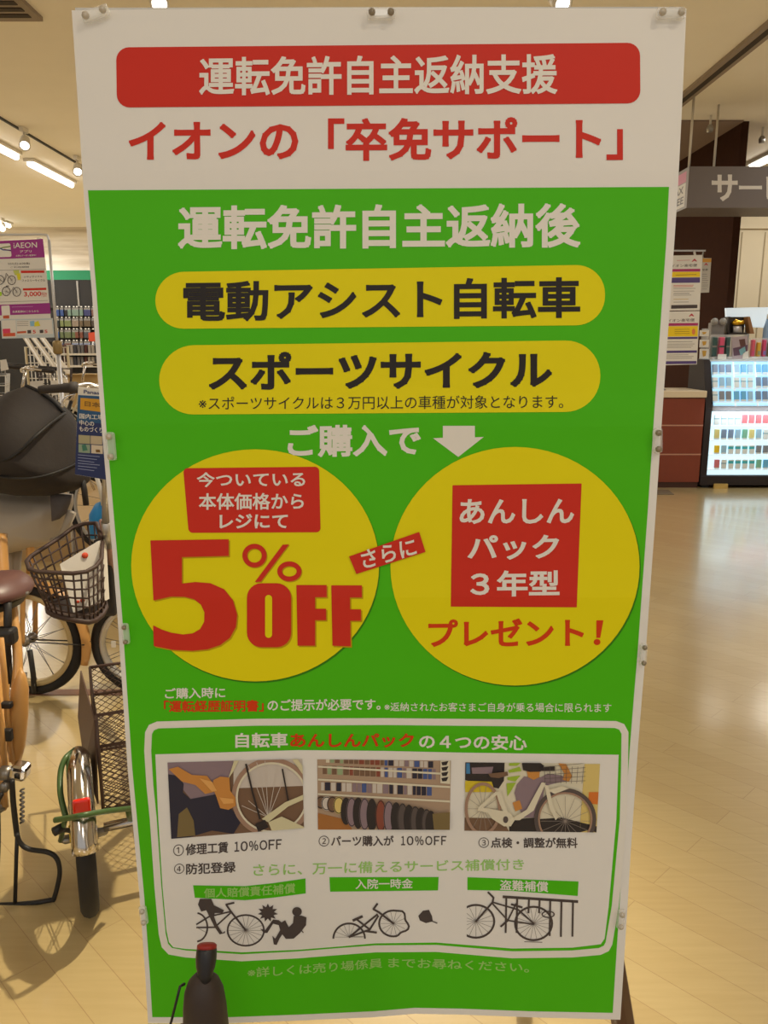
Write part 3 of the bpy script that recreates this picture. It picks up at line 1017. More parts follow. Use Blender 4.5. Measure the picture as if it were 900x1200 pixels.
p.spokes(C(500, 168), 56 / g, 50 / g, 16, 0.45, K_grey, 5, clip=clip)
p.ring(C(690, 175), 61 / g, 55 / g, 2.4, K_ink, 5)
p.spokes(C(690, 175), 57 / g, 51 / g, 18, 0.45, K_grey, 5)
p.line(cc((590, 87), (835, 103)), 3.2, K_ink, 5)
for x, y0, y1 in ((600, 90, 205), (636, 92, 205), (675, 94, 140), (710, 96, 140), (745, 98, 215), (782, 100, 218), (820, 102, 217)):
    p.line(cc((x, y0), (x - 2, y1)), 2.2, K_ink, 6)
p.line(cc((500, 168), (555, 105), (558, 90), (540, 72)), 2.2, K_ink, 6)
p.line(cc((555, 105), (640, 130), (690, 175)), 1.8, K_ink, 6)
p.line(cc((555, 110), (605, 165), (690, 178)), 1.8, K_ink, 6)
p.line(cc((605, 165), (632, 110)), 1.8, K_ink, 6)
p.line(cc((617, 112), (652, 122)), 2.4, K_ink, 6)
p.line(cc((605, 165), (582, 185)), 2.4, K_ink, 6)
p.ring(C(738, 145), 20 / g, 10 / g, 1.4, K_ink, 7, 20)
p.line(cc((660, 235), (718, 237)), 1.0, K_grey, 5)
printed('locked_bicycle_silhouette', p, 'dark silhouette of a bicycle locked to a fence')
# backing board, splayed legs, clear clips
M_board = mat('pale_board', (206, 204, 200), 0.25, spec=0.6)
pts = [P(88, 9.0, D + 0.012), P(799, 8.0, D + 0.012), P(723, 1188, D + 0.012), P(179, 1188, D + 0.012)]
poster.part('backing_board', MB(M_board).prism(pts, (0, 0.012, 0)))
M_legwood = mat('brown_leg_wood', (92, 62, 44), 0.5, noise=0.15, scale=15)
for sx, foot in ((1, 0.505), (-1, -0.40)):
    m_ = MB(M_legwood).tube([(0.2 * sx, D + 0.05, 1.5), (foot, D + 0.10, 0.012)], [0.018, 0.024], 8)
    poster.part('leg', m_)
    poster.part('leg', MB(M_legwood).tube([(0.29 * sx, D + 0.06, 1.4), (0.33 * sx, D + 0.42, 0.012)], 0.017, 8))
poster.part('cross_bar', MB(M_legwood).tube([(-0.33, D + 0.07, 0.9), (0.33, D + 0.07, 0.9)], 0.014, 8))
def clear_mat():
    m = bpy.data.materials.new('clear_plastic')
    m.use_nodes = True
    nt = m.node_tree
    b = nt.nodes['Principled BSDF']
    b.inputs['Base Color'].default_value = (0.92, 0.92, 0.9, 1)
    b.inputs['Roughness'].default_value = 0.12
    b.inputs['Specular IOR Level'].default_value = 0.9
    b.inputs['Alpha'].default_value = 0.3
    return m
M_clear = clear_mat()
M_knob = mat('grey_clip_knob', (150, 140, 124), 0.3, metal=0.2)
def clip_part(a, b, w=6.5, knob=None, bright=True):
    (ax, ay), (bx, by) = a, b
    A_, B_ = sheet(ax, ay, 6), sheet(bx, by, 6)
    d = (B_ - A_).normalized()
    nrm = Vector((0, -1, 0))
    u = d.cross(nrm).normalized()
    R = Matrix((d, u, nrm)).transposed()
    s_ = (A_ - CAM).length / F_PX
    o = poster.part('poster_clip', MB(M_clear).box((A_ + B_) / 2 + nrm * 0.004, ((B_ - A_).length + w * 1.8 * s_, w * 2 * s_, 0.008), R, ch=0.0038))
    for c in (A_, B_):
        o2 = poster.part('clip_knob', MB(knob or M_knob).lathe([(0.0, 0.0), (w * .62 * s_, 0.001), (w * .62 * s_, 0.004), (0.0, 0.006)], c + nrm * 0.007, Matrix((u, d, nrm)).transposed(), 14), o)
    return o
M_knob2 = mat('clear_clip_knob', (196, 188, 174), 0.2, spec=0.8)
clip_part((103, 21), (123, 14), 5.5, M_knob2)
clip_part((436, 17), (458, 17), 5.5)
clip_part((774, 17), (796, 17), 5.5, M_knob2)
clip_part((130, 511), (132, 534), 5.5, M_knob2)
clip_part((769.5, 506.5), (769.5, 525.5), 5.5)
clip_part((147.5, 733), (149, 750), 4.2)
clip_part((753.5, 756.5), (752.5, 774.5), 4.2)
clip_part((168, 1064), (170, 1077), 4.2, M_knob2)
clip_part((727.5, 1068), (726, 1082), 4.2, M_knob2)

# the dark capped thing standing in front of the poster's lower left corner
YC = 1.02
def zc(py): return P(236, py, YC).z
s_ = 1.18 / F_PX
cx = P(238, 1140, YC).x
M_char = mat('dark_canister', (56, 44, 38), 0.6, noise=0.1, scale=40)
M_cap = mat('black_cap', (30, 27, 28), 0.45)
M_rim = mat('dark_red_rim', (150, 34, 30), 0.5)
t = Thing('capped_post', 'slim dark post with a red-rimmed black cap in front of the poster\'s lower left corner', 'post', (cx, YC, 0))
prof = [(0.09, 0.0), (0.09, 0.012), (0.05, 0.03), (0.042, 0.2), (26.5 * s_, zc(1200)), (25.2 * s_, zc(1178)), (23 * s_, zc(1162)), (19 * s_, zc(1152)), (13.5 * s_, zc(1146)), (8.5 * s_, zc(1141))]
t.part('body', MB(M_char).lathe(prof, (cx, YC, 0), n=28))
TILT = Matrix.Rotation(-math.radians(30), 3, 'X')
cb = Vector((cx + 0.003, YC, zc(1141)))
t.part('cap', MB(M_cap).lathe([(8.0 * s_, -0.012), (9.0 * s_, 0.0), (11.2 * s_, 0.009), (12.2 * s_, 0.02), (12.0 * s_, 0.030), (11.2 * s_, 0.0355), (0, 0.037)], cb, TILT, n=24))
t.part('red_rim', MB(M_rim).lathe([(11.6 * s_, 0.033), (11.5 * s_, 0.0375), (9.5 * s_, 0.0395), (0, 0.040)], cb, TILT, n=24))
t.part('strap', MB(M_cap).tube([P(216, 1153, YC), P(211, 1156, YC - 0.01), P(207, 1172, YC - 0.01), P(200, 1200, YC - 0.01), P(196, 1225, YC - 0.01), P(206, 1235, YC)], 0.0022, 6))
# ------------------------------------------------------------------ bicycles at the left
M_tyre = mat('black_tyre', (30, 27, 26), 0.75, noise=0.1, scale=60)
M_chrome = mat('chrome', (205, 200, 195), 0.14, metal=1.0)
M_steel = mat('spoke_steel', (150, 145, 138), 0.35, metal=0.8)
M_black = mat('black_plastic', (34, 31, 30), 0.5)
M_rubber = mat('dark_rubber_grip', (46, 40, 38), 0.7)
M_tan = mat('tan_paint', (204, 152, 88), 0.32, coat=0.3)
M_tanrim = mat('cream_rim', (206, 182, 132), 0.4)
M_silver_rim = mat('silver_rim', (186, 182, 176), 0.3, metal=0.7)
M_brown = mat('brown_basket', (66, 48, 42), 0.55)
M_saddle = mat('brown_saddle_leather', (98, 66, 62), 0.4, noise=0.08, scale=25)
M_canopy = mat('charcoal_canopy_cloth', (42, 35, 32), 0.75, noise=0.12, scale=18, bump=0.25)
M_shell = mat('grey_seat_shell', (176, 164, 148), 0.55)
M_pad = mat('dark_grey_pad', (88, 82, 82), 0.8, noise=0.15, scale=60)
M_red = mat('red_reflector', (226, 36, 20), 0.2, coat=0.6)
M_green = mat('green_frame_paint', (70, 98, 52), 0.35)
M_wire = mat('brown_wire', (92, 70, 60), 0.5)
M_white_paint = mat('white_paint', (224, 220, 212), 0.35)
M_blue = mat('blue_paint', (34, 136, 206), 0.4)
def direction(deg):
    return Vector((math.cos(math.radians(deg)), math.sin(math.radians(deg)), 0))
UP = Vector((0, 0, 1))
def wheel(T, c, R, deg, tyre=0.022, rim=M_silver_rim, n=28, rim_r=0.011, hub=0.022):
    c = Vector(c)
    X = direction(deg)
    A_ = Vector((-X.y, X.x, 0))
    m = MB(rim)
    for o in (-0.4, 0.4):
        m.torus(c + A_ * o * rim_r, R - tyre * 2 - rim_r * 0.3, rim_r, X, UP, 44, 8)
    w_ = T.part('wheel', m)
    T.part('tyre', MB(M_tyre).torus(c, R - tyre, tyre, X, UP, 52, 10), w_)
    m = MB(M_steel)
    for k in range(n):
        a = 2 * PI * k / n
        b = a + (0.35 if k % 2 else -0.35)
        side = 0.022 if (k // 2) % 2 else -0.022
        m.tube([c + A_ * side + (X * math.cos(a) + UP * math.sin(a)) * hub, c + (X * math.cos(b) + UP * math.sin(b)) * (R - tyre * 2)], 0.0016, 3)
    T.part('spokes', m, w_)
    RR = Matrix((X, UP, A_)).transposed()
    T.part('hub', MB(M_steel).lathe([(0.006, -0.06), (0.012, -0.05), (0.012, -0.035), (hub, -0.033), (hub, -0.022), (0.014, -0.018), (0.014, 0.018), (hub, 0.022), (hub, 0.033), (0.012, 0.035), (0.012, 0.05), (0.006, 0.06)], c, RR, 14), w_)
    return w_
def fender_mesh(m, c, R, deg, a0, a1, width, drop=0.012, n=26, taper=None):
    c = Vector(c)
    X = direction(deg)
    A_ = Vector((-X.y, X.x, 0))
    vs, fs = [], []
    k = 7
    for i in range(n + 1):
        f = i / n
        a = a0 + (a1 - a0) * f
        w_ = width * (taper(f) if taper else 1)
        d = X * math.cos(a) + UP * math.sin(a)
        for side in (0, 1):
            for j in range(k):
                u = -1 + 2 * j / (k - 1)
                vs.append(c + d * (R - drop * 1.6 * u * u - side * 0.0025) + A_ * (u * w_ / 2))
    for i in range(n):
        for side in (0, 1):
            for j in range(k - 1):
                p0 = i * 2 * k + side * k + j
                fs.append((p0, p0 + 1, p0 + 1 + 2 * k, p0 + 2 * k))
        for j in (0, k - 1):
            p0 = i * 2 * k + j
            fs.append((p0, p0 + k, p0 + 3 * k, p0 + 2 * k))
    for i in (0, n):
        for j in range(k - 1):
            p0 = i * 2 * k + j
            fs.append((p0, p0 + 1, p0 + 1 + k, p0 + k))
    return m.add(vs, fs, True)
def bow(pts, n=6):
    """a smooth path through the points"""
    pts = [Vector(p) for p in pts]
    out = []
    for i in range(len(pts) - 1):
        p0, p1, p2, p3 = pts[max(0, i - 1)], pts[i], pts[i + 1], pts[min(len(pts) - 1, i + 2)]
        for k in range(n):
            t = k / n
            out.append(0.5 * ((2 * p1) + (p2 - p0) * t + (2 * p0 - 5 * p1 + 4 * p2 - p3) * t * t + (3 * p1 - p0 - 3 * p2 + p3) * t ** 3))
    out.append(pts[-1])
    return out
def px(pts, y):
    return [P(a, b, y) for a, b in pts]

# --- tan child carrier bicycle, its front wheel swung to the left
T = Thing('child_carrier_bicycle', 'tan bicycle with black canopied child seat and brown saddle at the left edge', 'bicycle', (-1.06, 1.98, 0))
RC, FC = Vector((-1.10, 2.0, 0.25)), Vector((-1.535, 3.32, 0.25))
HD = 110
FD = 172
wheel(T, RC, 0.25, HD, 0.023, M_tanrim, 28)
wheel(T, FC, 0.25, FD, 0.023, M_tanrim, 28, 0.015)
T.part('fender', fender_mesh(MB(M_tan), FC, 0.283, FD, 0.6, PI + 0.38, 0.062, 0.014, taper=lambda f: 1.0 if f < .93 else 1.0 - (f - .93) * 5))
T.part('fender', fender_mesh(MB(M_tan), RC, 0.283, HD, 0.35, PI + 0.2, 0.06, 0.014))
u_ = direction(HD)
side = Vector((u_.y, -u_.x, 0))           # to the right of the bicycle
def LA(x, y, z): return Vector((RC.x, RC.y, 0)) + u_ * x - side * y + UP * z
m = MB(M_tan)
m.tube(bow([LA(1.12, 0, 0.78), LA(1.0, 0, 0.52), LA(0.75, 0, 0.33), LA(0.48, 0, 0.27)]), 0.024, 10)
m.tube([LA(0.48, 0, 0.27), LA(0.30, 0, 0.74)], 0.019, 10)
for q in (-1, 1):
    m.tube([LA(0, 0.055 * q, 0.25), LA(0.44, 0.03 * q, 0.27)], 0.011, 8)
    m.tube([LA(0, 0.06 * q, 0.25), LA(0.33, 0.02 * q, 0.62)], 0.010, 8)
T.part('frame', m)
fd = direction(FD)
fs_ = Vector((-fd.y, fd.x, 0))
head = FC + UP * 0.55 + fd * -0.06
m = MB(M_tan)
for q in (-1, 1):
    m.tube(bow([FC + fs_ * 0.05 * q, FC + fs_ * 0.045 * q + UP * 0.2 - fd * 0.02, FC + fs_ * 0.035 * q + UP * 0.3 - fd * 0.035]), 0.011, 8)
m.tube([FC + UP * 0.3 - fd * 0.035, head], 0.017, 8)
T.part('fork', m)
T.part('fender_stay', MB(M_black).tube([FC, FC + (-fd * math.cos(0.02) + UP * math.sin(0.02)) * 0.283], 0.003, 6).tube([FC + fs_ * .03, FC - fd * 0.27 + fs_ * 0.03], 0.0025, 6))
T.part('fork_strut', MB(M_black).tube(px([(35, 762), (39, 790), (40, 812)], 3.28), 0.012, 8))
# saddle seen from behind
sad = T.part('saddle', MB(M_saddle).inflate(px([(-52, 693), (-40, 681), (-20, 673.5), (0, 672.5), (13, 673.6), (24, 680), (32, 687), (35, 692), (33, 697), (24, 700), (-2, 704), (-30, 703), (-46, 699)], 2.34), (0, 0.13, 0.0)))
T.part('saddle_base', MB(M_black).inflate(px([(-44, 697), (-2, 703), (32, 696), (27, 701), (24, 708), (12, 712), (-8, 713.5), (-30, 711), (-40, 704)], 2.36), (0, 0.11, 0)), sad)
T.part('saddle_rivet', MB(M_steel).box(P(32, 695, 2.27), (0.009, 0.012, 0.009), ch=0.003), sad)
T.part('seat_post', MB(M_tan).tube(bow([P(14, 706, 2.36), P(19, 745, 2.3), P(21, 790, 2.25), P(15, 840, 2.2)]), [0.013] * 6 + [0.014] * 6 + [0.016] * 7, 10))
# long tan guard below the seat, seen edge on
T.part('chain_guard', MB(M_tan).inflate(px([(24, 781), (30, 792), (33, 806), (32.5, 838), (29, 876), (24, 894), (15, 896), (9, 880), (8, 850), (11, 824), (16, 798)], 2.15), (0.0, 0.03, 0)))
m = MB(M_tan)
m.tube(px([(1, 748), (5, 790), (9, 840), (14, 892)], 2.12), 0.0085, 8)
m.tube(px([(-12, 750), (-6, 800), (2, 860), (6, 900)], 2.08), 0.0085, 8)
T.part('seat_stay', m)
m = MB(M_black)
m.box(P(8, 826, 2.1), (0.03, 0.02, 0.018), ch=0.004)
T.part('lock_bracket', m)
m = MB(M_black)
m.box(P(9.5, 861, 2.09), (0.024, 0.02, 0.034), ch=0.004)
T.part('lock_bracket', m)
T.part('cable', MB(M_black).tube(px([(9, 706), (9, 735), (8, 760), (11, 800)], 2.26), 0.012, 8))
T.part('frame_lock', MB(M_black).box(P(4, 745, 2.25), (0.075, 0.05, 0.05), ch=0.012))
hub_ = T.part('rear_hub_shell', MB(M_chrome).box(P(24, 903, 2.02), (0.045, 0.05, 0.042), Matrix.Rotation(0.2, 3, 'Y'), ch=0.011))
m = MB(M_steel).tube(px([(2, 906), (14, 906)], 2.02), 0.02, 10)
m.lathe([(0.0, -0.02), (0.012, -0.02), (0.014, 0.02), (0, 0.02)], P(8, 919, 2.02), Matrix.Rotation(PI / 2, 3, 'X'))
T.part('axle_nut', m)
ks = MB(M_black)
ks.tube(bow(px([(14, 914), (16, 945), (20, 979)], 1.98)), 0.0078, 8)
ks.tube(px([(20, 977), (19, 1010), (17.6, 1060)], 1.955), 0.0055, 8)
ks.tube(bow(px([(20, 978), (24, 988), (34, 995), (57, 999), (67, 1007), (70, 1022), (67, 1040), (63, 1054)], 1.955)), 0.0066, 8)
ks.tube(px([(64, 1054), (40, 1058), (17, 1060), (-10, 1061), (-50, 1061)], 1.955), 0.0066, 8)
ks.tube(bow(px([(-50, 1061), (-58, 1040), (-56, 1005), (-44, 985), (-20, 970), (2, 930)], 1.97)), 0.0066, 8)
kst = T.part('kickstand', ks)
sp = MB(M_steel)
sp.tube([P(26 + 2.4 * math.cos(k * 1.1), 924 + k * 0.95, 1.99) for k in range(44)], 0.003, 5)
T.part('spring', sp, kst)
# cranks
T.part('crank', MB(M_chrome).tube([LA(0.48, -0.07, 0.27), LA(0.56, -0.09, 0.42)], 0.009, 8))
T.part('crank', MB(M_chrome).tube([LA(0.48, 0.07, 0.27), LA(0.40, 0.09, 0.12)], 0.009, 8))
T.part('pedal', MB(M_black).box(LA(0.40, 0.145, 0.12), (0.09, 0.07, 0.022), ch=0.006))
# handlebar and child seat
m = MB(M_chrome)
m.tube(bow([P(-90, 560, 3.2), P(-40, 570, 3.3), P(10, 585, 3.35), P(60, 590, 3.35)]), 0.011, 8)
T.part('handlebar', m)
seat = T.part('child_seat', MB(M_shell).inflate(px([(-70, 588), (-30, 578), (10, 574), (60, 577), (84, 580), (84, 592), (79, 608), (74, 622), (76, 630), (70, 634), (54, 638), (23, 645), (0, 650), (-40, 660), (-66, 640)], 3.38), (0, 0.16, 0)), label='light grey plastic child seat shell')
T.part('seat_pad', MB(M_pad).inflate(px([(59, 578), (84, 580), (82, 590), (77, 602), (70, 608), (61, 611)], 3.22), (0, 0.03, 0)), seat)
T.part('armrest_clip', MB(M_shell).tube(px([(84, 600), (78, 616), (72, 631)], 3.24), [0.02, 0.016, 0.02], 8).tube(px([(60, 634), (73, 630)], 3.24), 0.012, 8), seat)
T.part('seat_mount', MB(M_shell).tube(px([(4, 640), (6, 676), (10, 712)], 3.36), [0.045, 0.03, 0.022], 10).tube(px([(18, 640), (15, 690), (12, 715)], 3.4), [0.03, 0.024, 0.02], 10))
can = T.part('canopy', MB(M_canopy).inflate(px([(-62, 560), (-60, 530), (-46, 506), (-24, 486), (-4, 471), (14, 458), (30, 452.5), (46, 459), (58, 468), (70, 478), (76, 484), (84, 500), (92, 522), (100, 546), (105, 560), (100, 568), (90, 574), (60, 580), (30, 579.5), (0, 575), (-40, 572)], 3.24), (0, 0.27, 0), (1, .985, .94, .86, .75, .6, .42, .22)), seat, )
m = MB(mat('black_piping', (24, 21, 20), 0.6))
m.tube(bow([P(76, 484, 3.22), P(62, 494, 3.10), P(42, 511, 3.0), P(22, 530, 2.98), P(4, 540, 2.98), P(-30, 548, 3.02)]), 0.007, 6)
m.tube(bow([P(96, 540, 3.21), P(70, 552, 3.06), P(40, 560, 3.0), P(10, 560, 2.99), P(-30, 552, 3.02)]), 0.005, 6)
m.tube(bow([P(30, 452, 3.24), P(48, 460, 3.23), P(62, 470, 3.22), P(76, 484, 3.22)]), 0.008, 6)
T.part('canopy_piping', m, seat)
T.part('canopy_strap', MB(M_black).tube(px([(95, 556), (99, 575), (101, 592)], 3.2), 0.012, 6), seat)

# --- green tricycle: chrome fenders, wire rear basket, brown front basket
T = Thing('tricycle', 'green tricycle with chrome rear fender and red reflector, partly behind the poster', 'tricycle', (-0.55, 2.06, 0))
TD = 112
tu = direction(TD)
tr_ = Vector((tu.y, -tu.x, 0))
WL = Vector((-0.806, 1.96, 0.205))
WR = WL + tr_ * 0.55
for c in (WL, WR):
    wheel(T, c, 0.205, TD, 0.024, M_silver_rim, 24)
    f_ = T.part('fender', fender_mesh(MB(M_chrome), c, 0.236, TD, 0.15, PI - 0.35, 0.062, 0.016))
    d = (-tu * math.cos(0.83) + UP * math.sin(0.83))
    rc = c + d * 0.243
    T.part('rear_reflector', MB(M_red).box(rc, (0.042, 0.014, 0.044), rotz(math.radians(TD - 90)), ch=0.006), f_, label='red rear reflector')
rad_tail = WL - tu * 0.236
m = MB(M_green)
m.tube(bow([P(77, 957, 1.84), P(71, 931, 1.90), P(71, 905, 1.95), P(77, 888, 1.98), P(88, 879, 2.02)]), 0.0075, 8)
m.tube(bow([P(65, 961, 1.80), P(84, 958, 1.77), P(99, 955, 1.755), P(130, 950, 1.82), P(165, 946, 1.95)]), 0.0075, 8)
m.tube([P(150, 948, 1.9), WL + tr_ * 0.12 + tu * 0.02 + UP * 0.0], 0.0075, 8)
m.tube([P(77, 957, 1.84), WL - tr_ * 0.06], 0.007, 8)
mc = (WL + WR) / 2
m.tube(bow([mc + UP * 0.02, mc + tu * 0.35 + UP * 0.14, mc + tu * 0.8 + UP * 0.16, mc + tu * 1.1 + UP * 0.36]), 0.019, 10)
m.tube([mc + tu * 0.35 + UP * 0.1, mc + tu * 0.22 + UP * 0.42], 0.015, 8)
T.part('frame', m)
T.part('axle_tube', MB(M_chrome).tube([WL + tr_ * 0.05 + UP * 0.012, WR - tr_ * 0.05 + UP * 0.012], 0.013, 10))
T.part('axle_nut', MB(M_black).tube([P(63, 975, 1.86), P(74, 969, 1.88)], 0.012, 8).tube([P(72, 972, 1.88), P(86, 974, 1.93)], 0.006, 8))
T.part('yellow_tag', MB(mat('yellow_tag', (208, 176, 40), 0.6)).box(P(84, 977, 1.93), (0.012, 0.004, 0.05)))
A0 = Vector((-0.80, 2.09, 0))
def BK(a, b, z): return A0 + tr_ * a + tu * b + UP * z
BW, BD, Z0, Z1 = 0.42, 0.37, 0.20, 0.49
def weave(m, o, a, b, na, nb, r):
    for i in range(na):
        for ph in (0, 1):
            m.tube([o + a * ((i + 0.5 + (0.5 if (k + ph) % 2 else -0.5)) / na) + b * (k / nb) for k in range(nb + 1)], r, 3)
m = MB(M_wire)
weave(m, BK(0, 0, Z0), tr_ * BW, UP * (Z1 - Z0), 16, 15, 0.0021)
weave(m, BK(0, BD, Z0), tr_ * BW, UP * (Z1 - Z0), 16, 15, 0.0021)
weave(m, BK(BW, 0, Z0), tu * BD, UP * (Z1 - Z0), 12, 15, 0.0021)
weave(m, BK(0, 0, Z0), tr_ * BW, tu * BD, 14, 12, 0.0021)
bk = T.part('rear_basket', m)
m = MB(M_wire)
for z in (Z1, (Z0 + Z1) / 2 + 0.05, Z0):
    m.tube([BK(0, 0, z), BK(BW, 0, z), BK(BW, BD, z), BK(0, BD, z)], 0.005, 6, True)
for a, b in ((0, 0), (BW, 0), (BW, BD), (0, BD)):
    m.tube([BK(a, b, Z0), BK(a, b, Z1)], 0.005, 6)
T.part('basket_rim', m, bk)
T.part('basket_side_panel', MB(M_wire).prism([P(114, 942, 2.10), P(110, 844, 2.08), P(94, 786, 2.42), P(91, 840, 2.34), P(99, 896, 2.18)], tr_ * 0.004), bk)
# front wheel and column
FW = P(166, 739, 3.32)
FW.z = 0.225
wheel(T, FW, 0.225, 178, 0.022, M_silver_rim, 24, 0.014)
T.part('wheel_reflector', MB(mat('clear_reflector', (236, 232, 224), 0.2, spec=0.8)).box(P(133, 755, 3.28), (0.02, 0.008, 0.03), ch=0.003))
col_top = P(128, 462, 2.92)
col_mid = P(124, 612, 3.0)
m = MB(M_silver_rim)
m.tube([col_top, P(124, 560, 2.96), col_mid], 0.014, 10)
m.tube([col_mid, P(128, 640, 3.06)], 0.018, 10)
T.part('steering_column', m)
m = MB(mat('rosy_frame_tube', (160, 122, 110), 0.4))
m.tube([P(121, 610, 3.06), P(126, 640, 3.1), P(134, 676, 3.16)], 0.017, 10)
T.part('head_tube', m)
m = MB(M_black)
m.tube([P(131, 670, 3.2), P(140, 700, 3.24), FW + Vector((0.0, -0.05, 0))], 0.012, 8)
m.tube([P(131, 670, 3.24), P(142, 700, 3.34), FW + Vector((0.0, 0.05, 0))], 0.012, 8)
T.part('fork', m)
T.part('basket_bracket', MB(M_black).box(P(118, 660, 3.08), (0.03, 0.05, 0.2), ch=0.008).box(P(128, 690, 3.14), (0.05, 0.05, 0.22), ch=0.01))
T.part('saddle', MB(M_black).inflate([BK(0.1, -0.1, 0.78), BK(0.3, -0.1, 0.78), BK(0.32, 0.02, 0.79), BK(0.23, 0.16, 0.79), BK(0.17, 0.16, 0.79), BK(0.08, 0.02, 0.79)], (0, 0, 0.04)))
T.part('seat_post', MB(M_steel).tube([BK(0.2, 0.02, 0.77), BK(0.2, -0.01, 0.5), mc + tu * 0.22 + UP * 0.42], 0.012, 8))
# front basket: rounded wire basket, its far rim higher
rim = [(31, 658), (34, 667), (44, 670), (63, 671), (85, 672), (101, 670), (112, 664), (119, 655)]
back = [(120, 636), (113, 613), (100, 613.5), (86, 618), (70, 630), (50, 643), (36, 652)]
yr = [2.86, 2.83, 2.82, 2.82, 2.82, 2.83, 2.86, 2.92, 3.0, 3.12, 3.13, 3.12, 3.06, 2.98, 2.9]
top = [P(a, b, y) for (a, b), y in zip(rim + back, yr)]
bot = [P(a, b, y) for (a, b), y in zip([(56, 712), (57, 717), (64, 721), (75, 724), (90, 727), (104, 729), (112, 727), (120, 720), (124, 712), (122, 700), (112, 697), (98, 697), (84, 699), (70, 703), (60, 707)], [v + .02 for v in yr])]
m = MB(M_brown)
n = len(top)
m.tube(top, 0.008, 8, True)
for f in (0.16, 0.34, 0.52, 0.70, 0.86):
    m.tube([a.lerp(b, f) for a, b in zip(top, bot)], 0.0036, 6, True)
fb = None
def ringpt(lst, t):
    k = int(t) % n
    return lst[k].lerp(lst[(k + 1) % n], t - int(t))
for k in range(26):
    t_ = k * n / 26.0
    m.tube([ringpt(top, t_), ringpt(bot, t_)], 0.0036, 6)
fb = T.part('front_basket', m)
m = MB(M_brown)
m.tube(bot, 0.011, 8, True)
m.add(bot, [tuple(range(n))])
T.part('basket_floor', m, fb)
# tall handlebar with a dark grip
m = MB(M_chrome)
m.tube(bow([P(90, 453, 2.86), P(104, 451, 2.9), P(122, 456, 2.92), P(136, 452, 2.95), P(160, 452, 3.0), P(186, 462, 3.02)]), 0.011, 8)
hb = T.part('handlebar', m)
T.part('grip', MB(M_rubber).tube(px([(46, 457), (50, 456.5), (80, 454.5), (83, 454.5), (90, 454)], 2.84), [0.013, 0.0145, 0.0155, 0.021, 0.02], 12), hb)
T.part('brake_lever', MB(M_chrome).tube(bow(px([(88, 462), (80, 464), (74, 470), (73, 477)], 2.86)), 0.0045, 6), hb)

M_paperbox = mat('white_carton', (226, 220, 212), 0.6)
T = Thing('packaged_box', 'white carton with red dots standing inside the brown front basket', 'box', P(98, 722, 2.98))
a, b, c, d = P(70, 661, 2.90), P(115, 634, 2.98), P(119, 706, 2.97), P(86, 718, 2.90)
T.part('carton', MB(M_paperbox).prism([a, b, c, d], (0.01, 0.06, -0.005)))
m = MB(mat('red_dot_print', (206, 74, 44), 0.6))
for q, r in (((103, 653), 0.0115), ((98, 705), 0.008), ((92, 706), 0.006)):
    base = P(q[0], q[1], 2.90)
    nrm = (b - a).cross(d - a).normalized()
    if nrm.y > 0:
        nrm = -nrm
    base -= nrm * ((base - a).dot(nrm) - 0.002)
    R_ = nrm.to_track_quat('Z', 'Y').to_matrix()
    m.lathe([(0, 0), (r, 0), (r, 0.001), (0, 0.001)], base, R_, 14)
T.part('red_mark', m)

# --- blue information panel hanging from the handlebar
YP = 2.78
panel_px = [(91.5, 453.5), (150, 459), (146, 566), (88, 556)]
M_card = mat('white_card', (226, 222, 214), 0.5)
T = Thing('information_panel', 'narrow blue card with yellow label hanging beside the black canopy', 'sign', P(110, 557, YP))
T.part('card', MB(M_card).prism([P(a, b, YP) for a, b in panel_px], (0, 0.004, 0)))
p = Print(plane(YP))
cc = crop(0, 440, 4.283)
p.poly(cc((392, 98), (640, 112), (628, 540), (376, 496)), mat('panel_navy', (30, 44, 98), 0.5), 1)
p.poly(cc((392, 98), (640, 112), (636, 250), (386, 232)), mat('panel_blue', (34, 82, 128), 0.5), 2)
p.poly(cc((404, 112), (560, 124), (558, 190), (402, 170)), mat('panel_gold', (206, 152, 30), 0.5), 3)
p.text('Panasonic', cc((420, 72), (560, 84), (560, 102), (420, 90)), mat('panel_brand_blue', (60, 70, 120), 0.5), 3, 0.02)
p.text('日本製', cc((425, 128), (545, 140), (545, 168), (425, 154)), mat('panel_brown', (120, 84, 20), 0.5), 4, 0.02)
for s_, x1, y0 in (('国内工場', 520, 190), ('中心の', 472, 222), ('ものづくり', 515, 254)):
    p.text(s_, cc((398, y0), (x1, y0 + 8), (x1, y0 + 34), (398, y0 + 26)), K_white, 3, 0.01)
for k, (x0, y0, c) in enumerate(((394, 298, (170, 164, 130)), (455, 302, (190, 176, 150)), (394, 344, (140, 160, 140)), (458, 348, (214, 200, 180)))):
    p.poly(cc((x0, y0), (x0 + 58, y0 + 4), (x0 + 58, y0 + 46), (x0, y0 + 42)), mat('panel_picture_%d' % k, c, 0.5), 3)
p.poly(cc((480, 372), (500, 372), (504, 386), (482, 386)), mat('panel_brown', (120, 84, 20), 0.5), 4)
p.poly(cc((410, 350), (430, 345), (440, 375), (415, 380)), mat('panel_teal', (60, 120, 100), 0.5), 4)
for k in range(6):
    p.line(cc((392, 398 + 14 * k), (500 - (k % 3) * 14, 408 + 14 * k)), 0.7, mat('panel_text', (150, 160, 196), 0.5), 3)
T.part('print', p.mb)
T.part('string', MB(M_white_paint).tube([P(100, 457, YP + 0.002), P(104, 452, 2.90)], 0.002, 5))

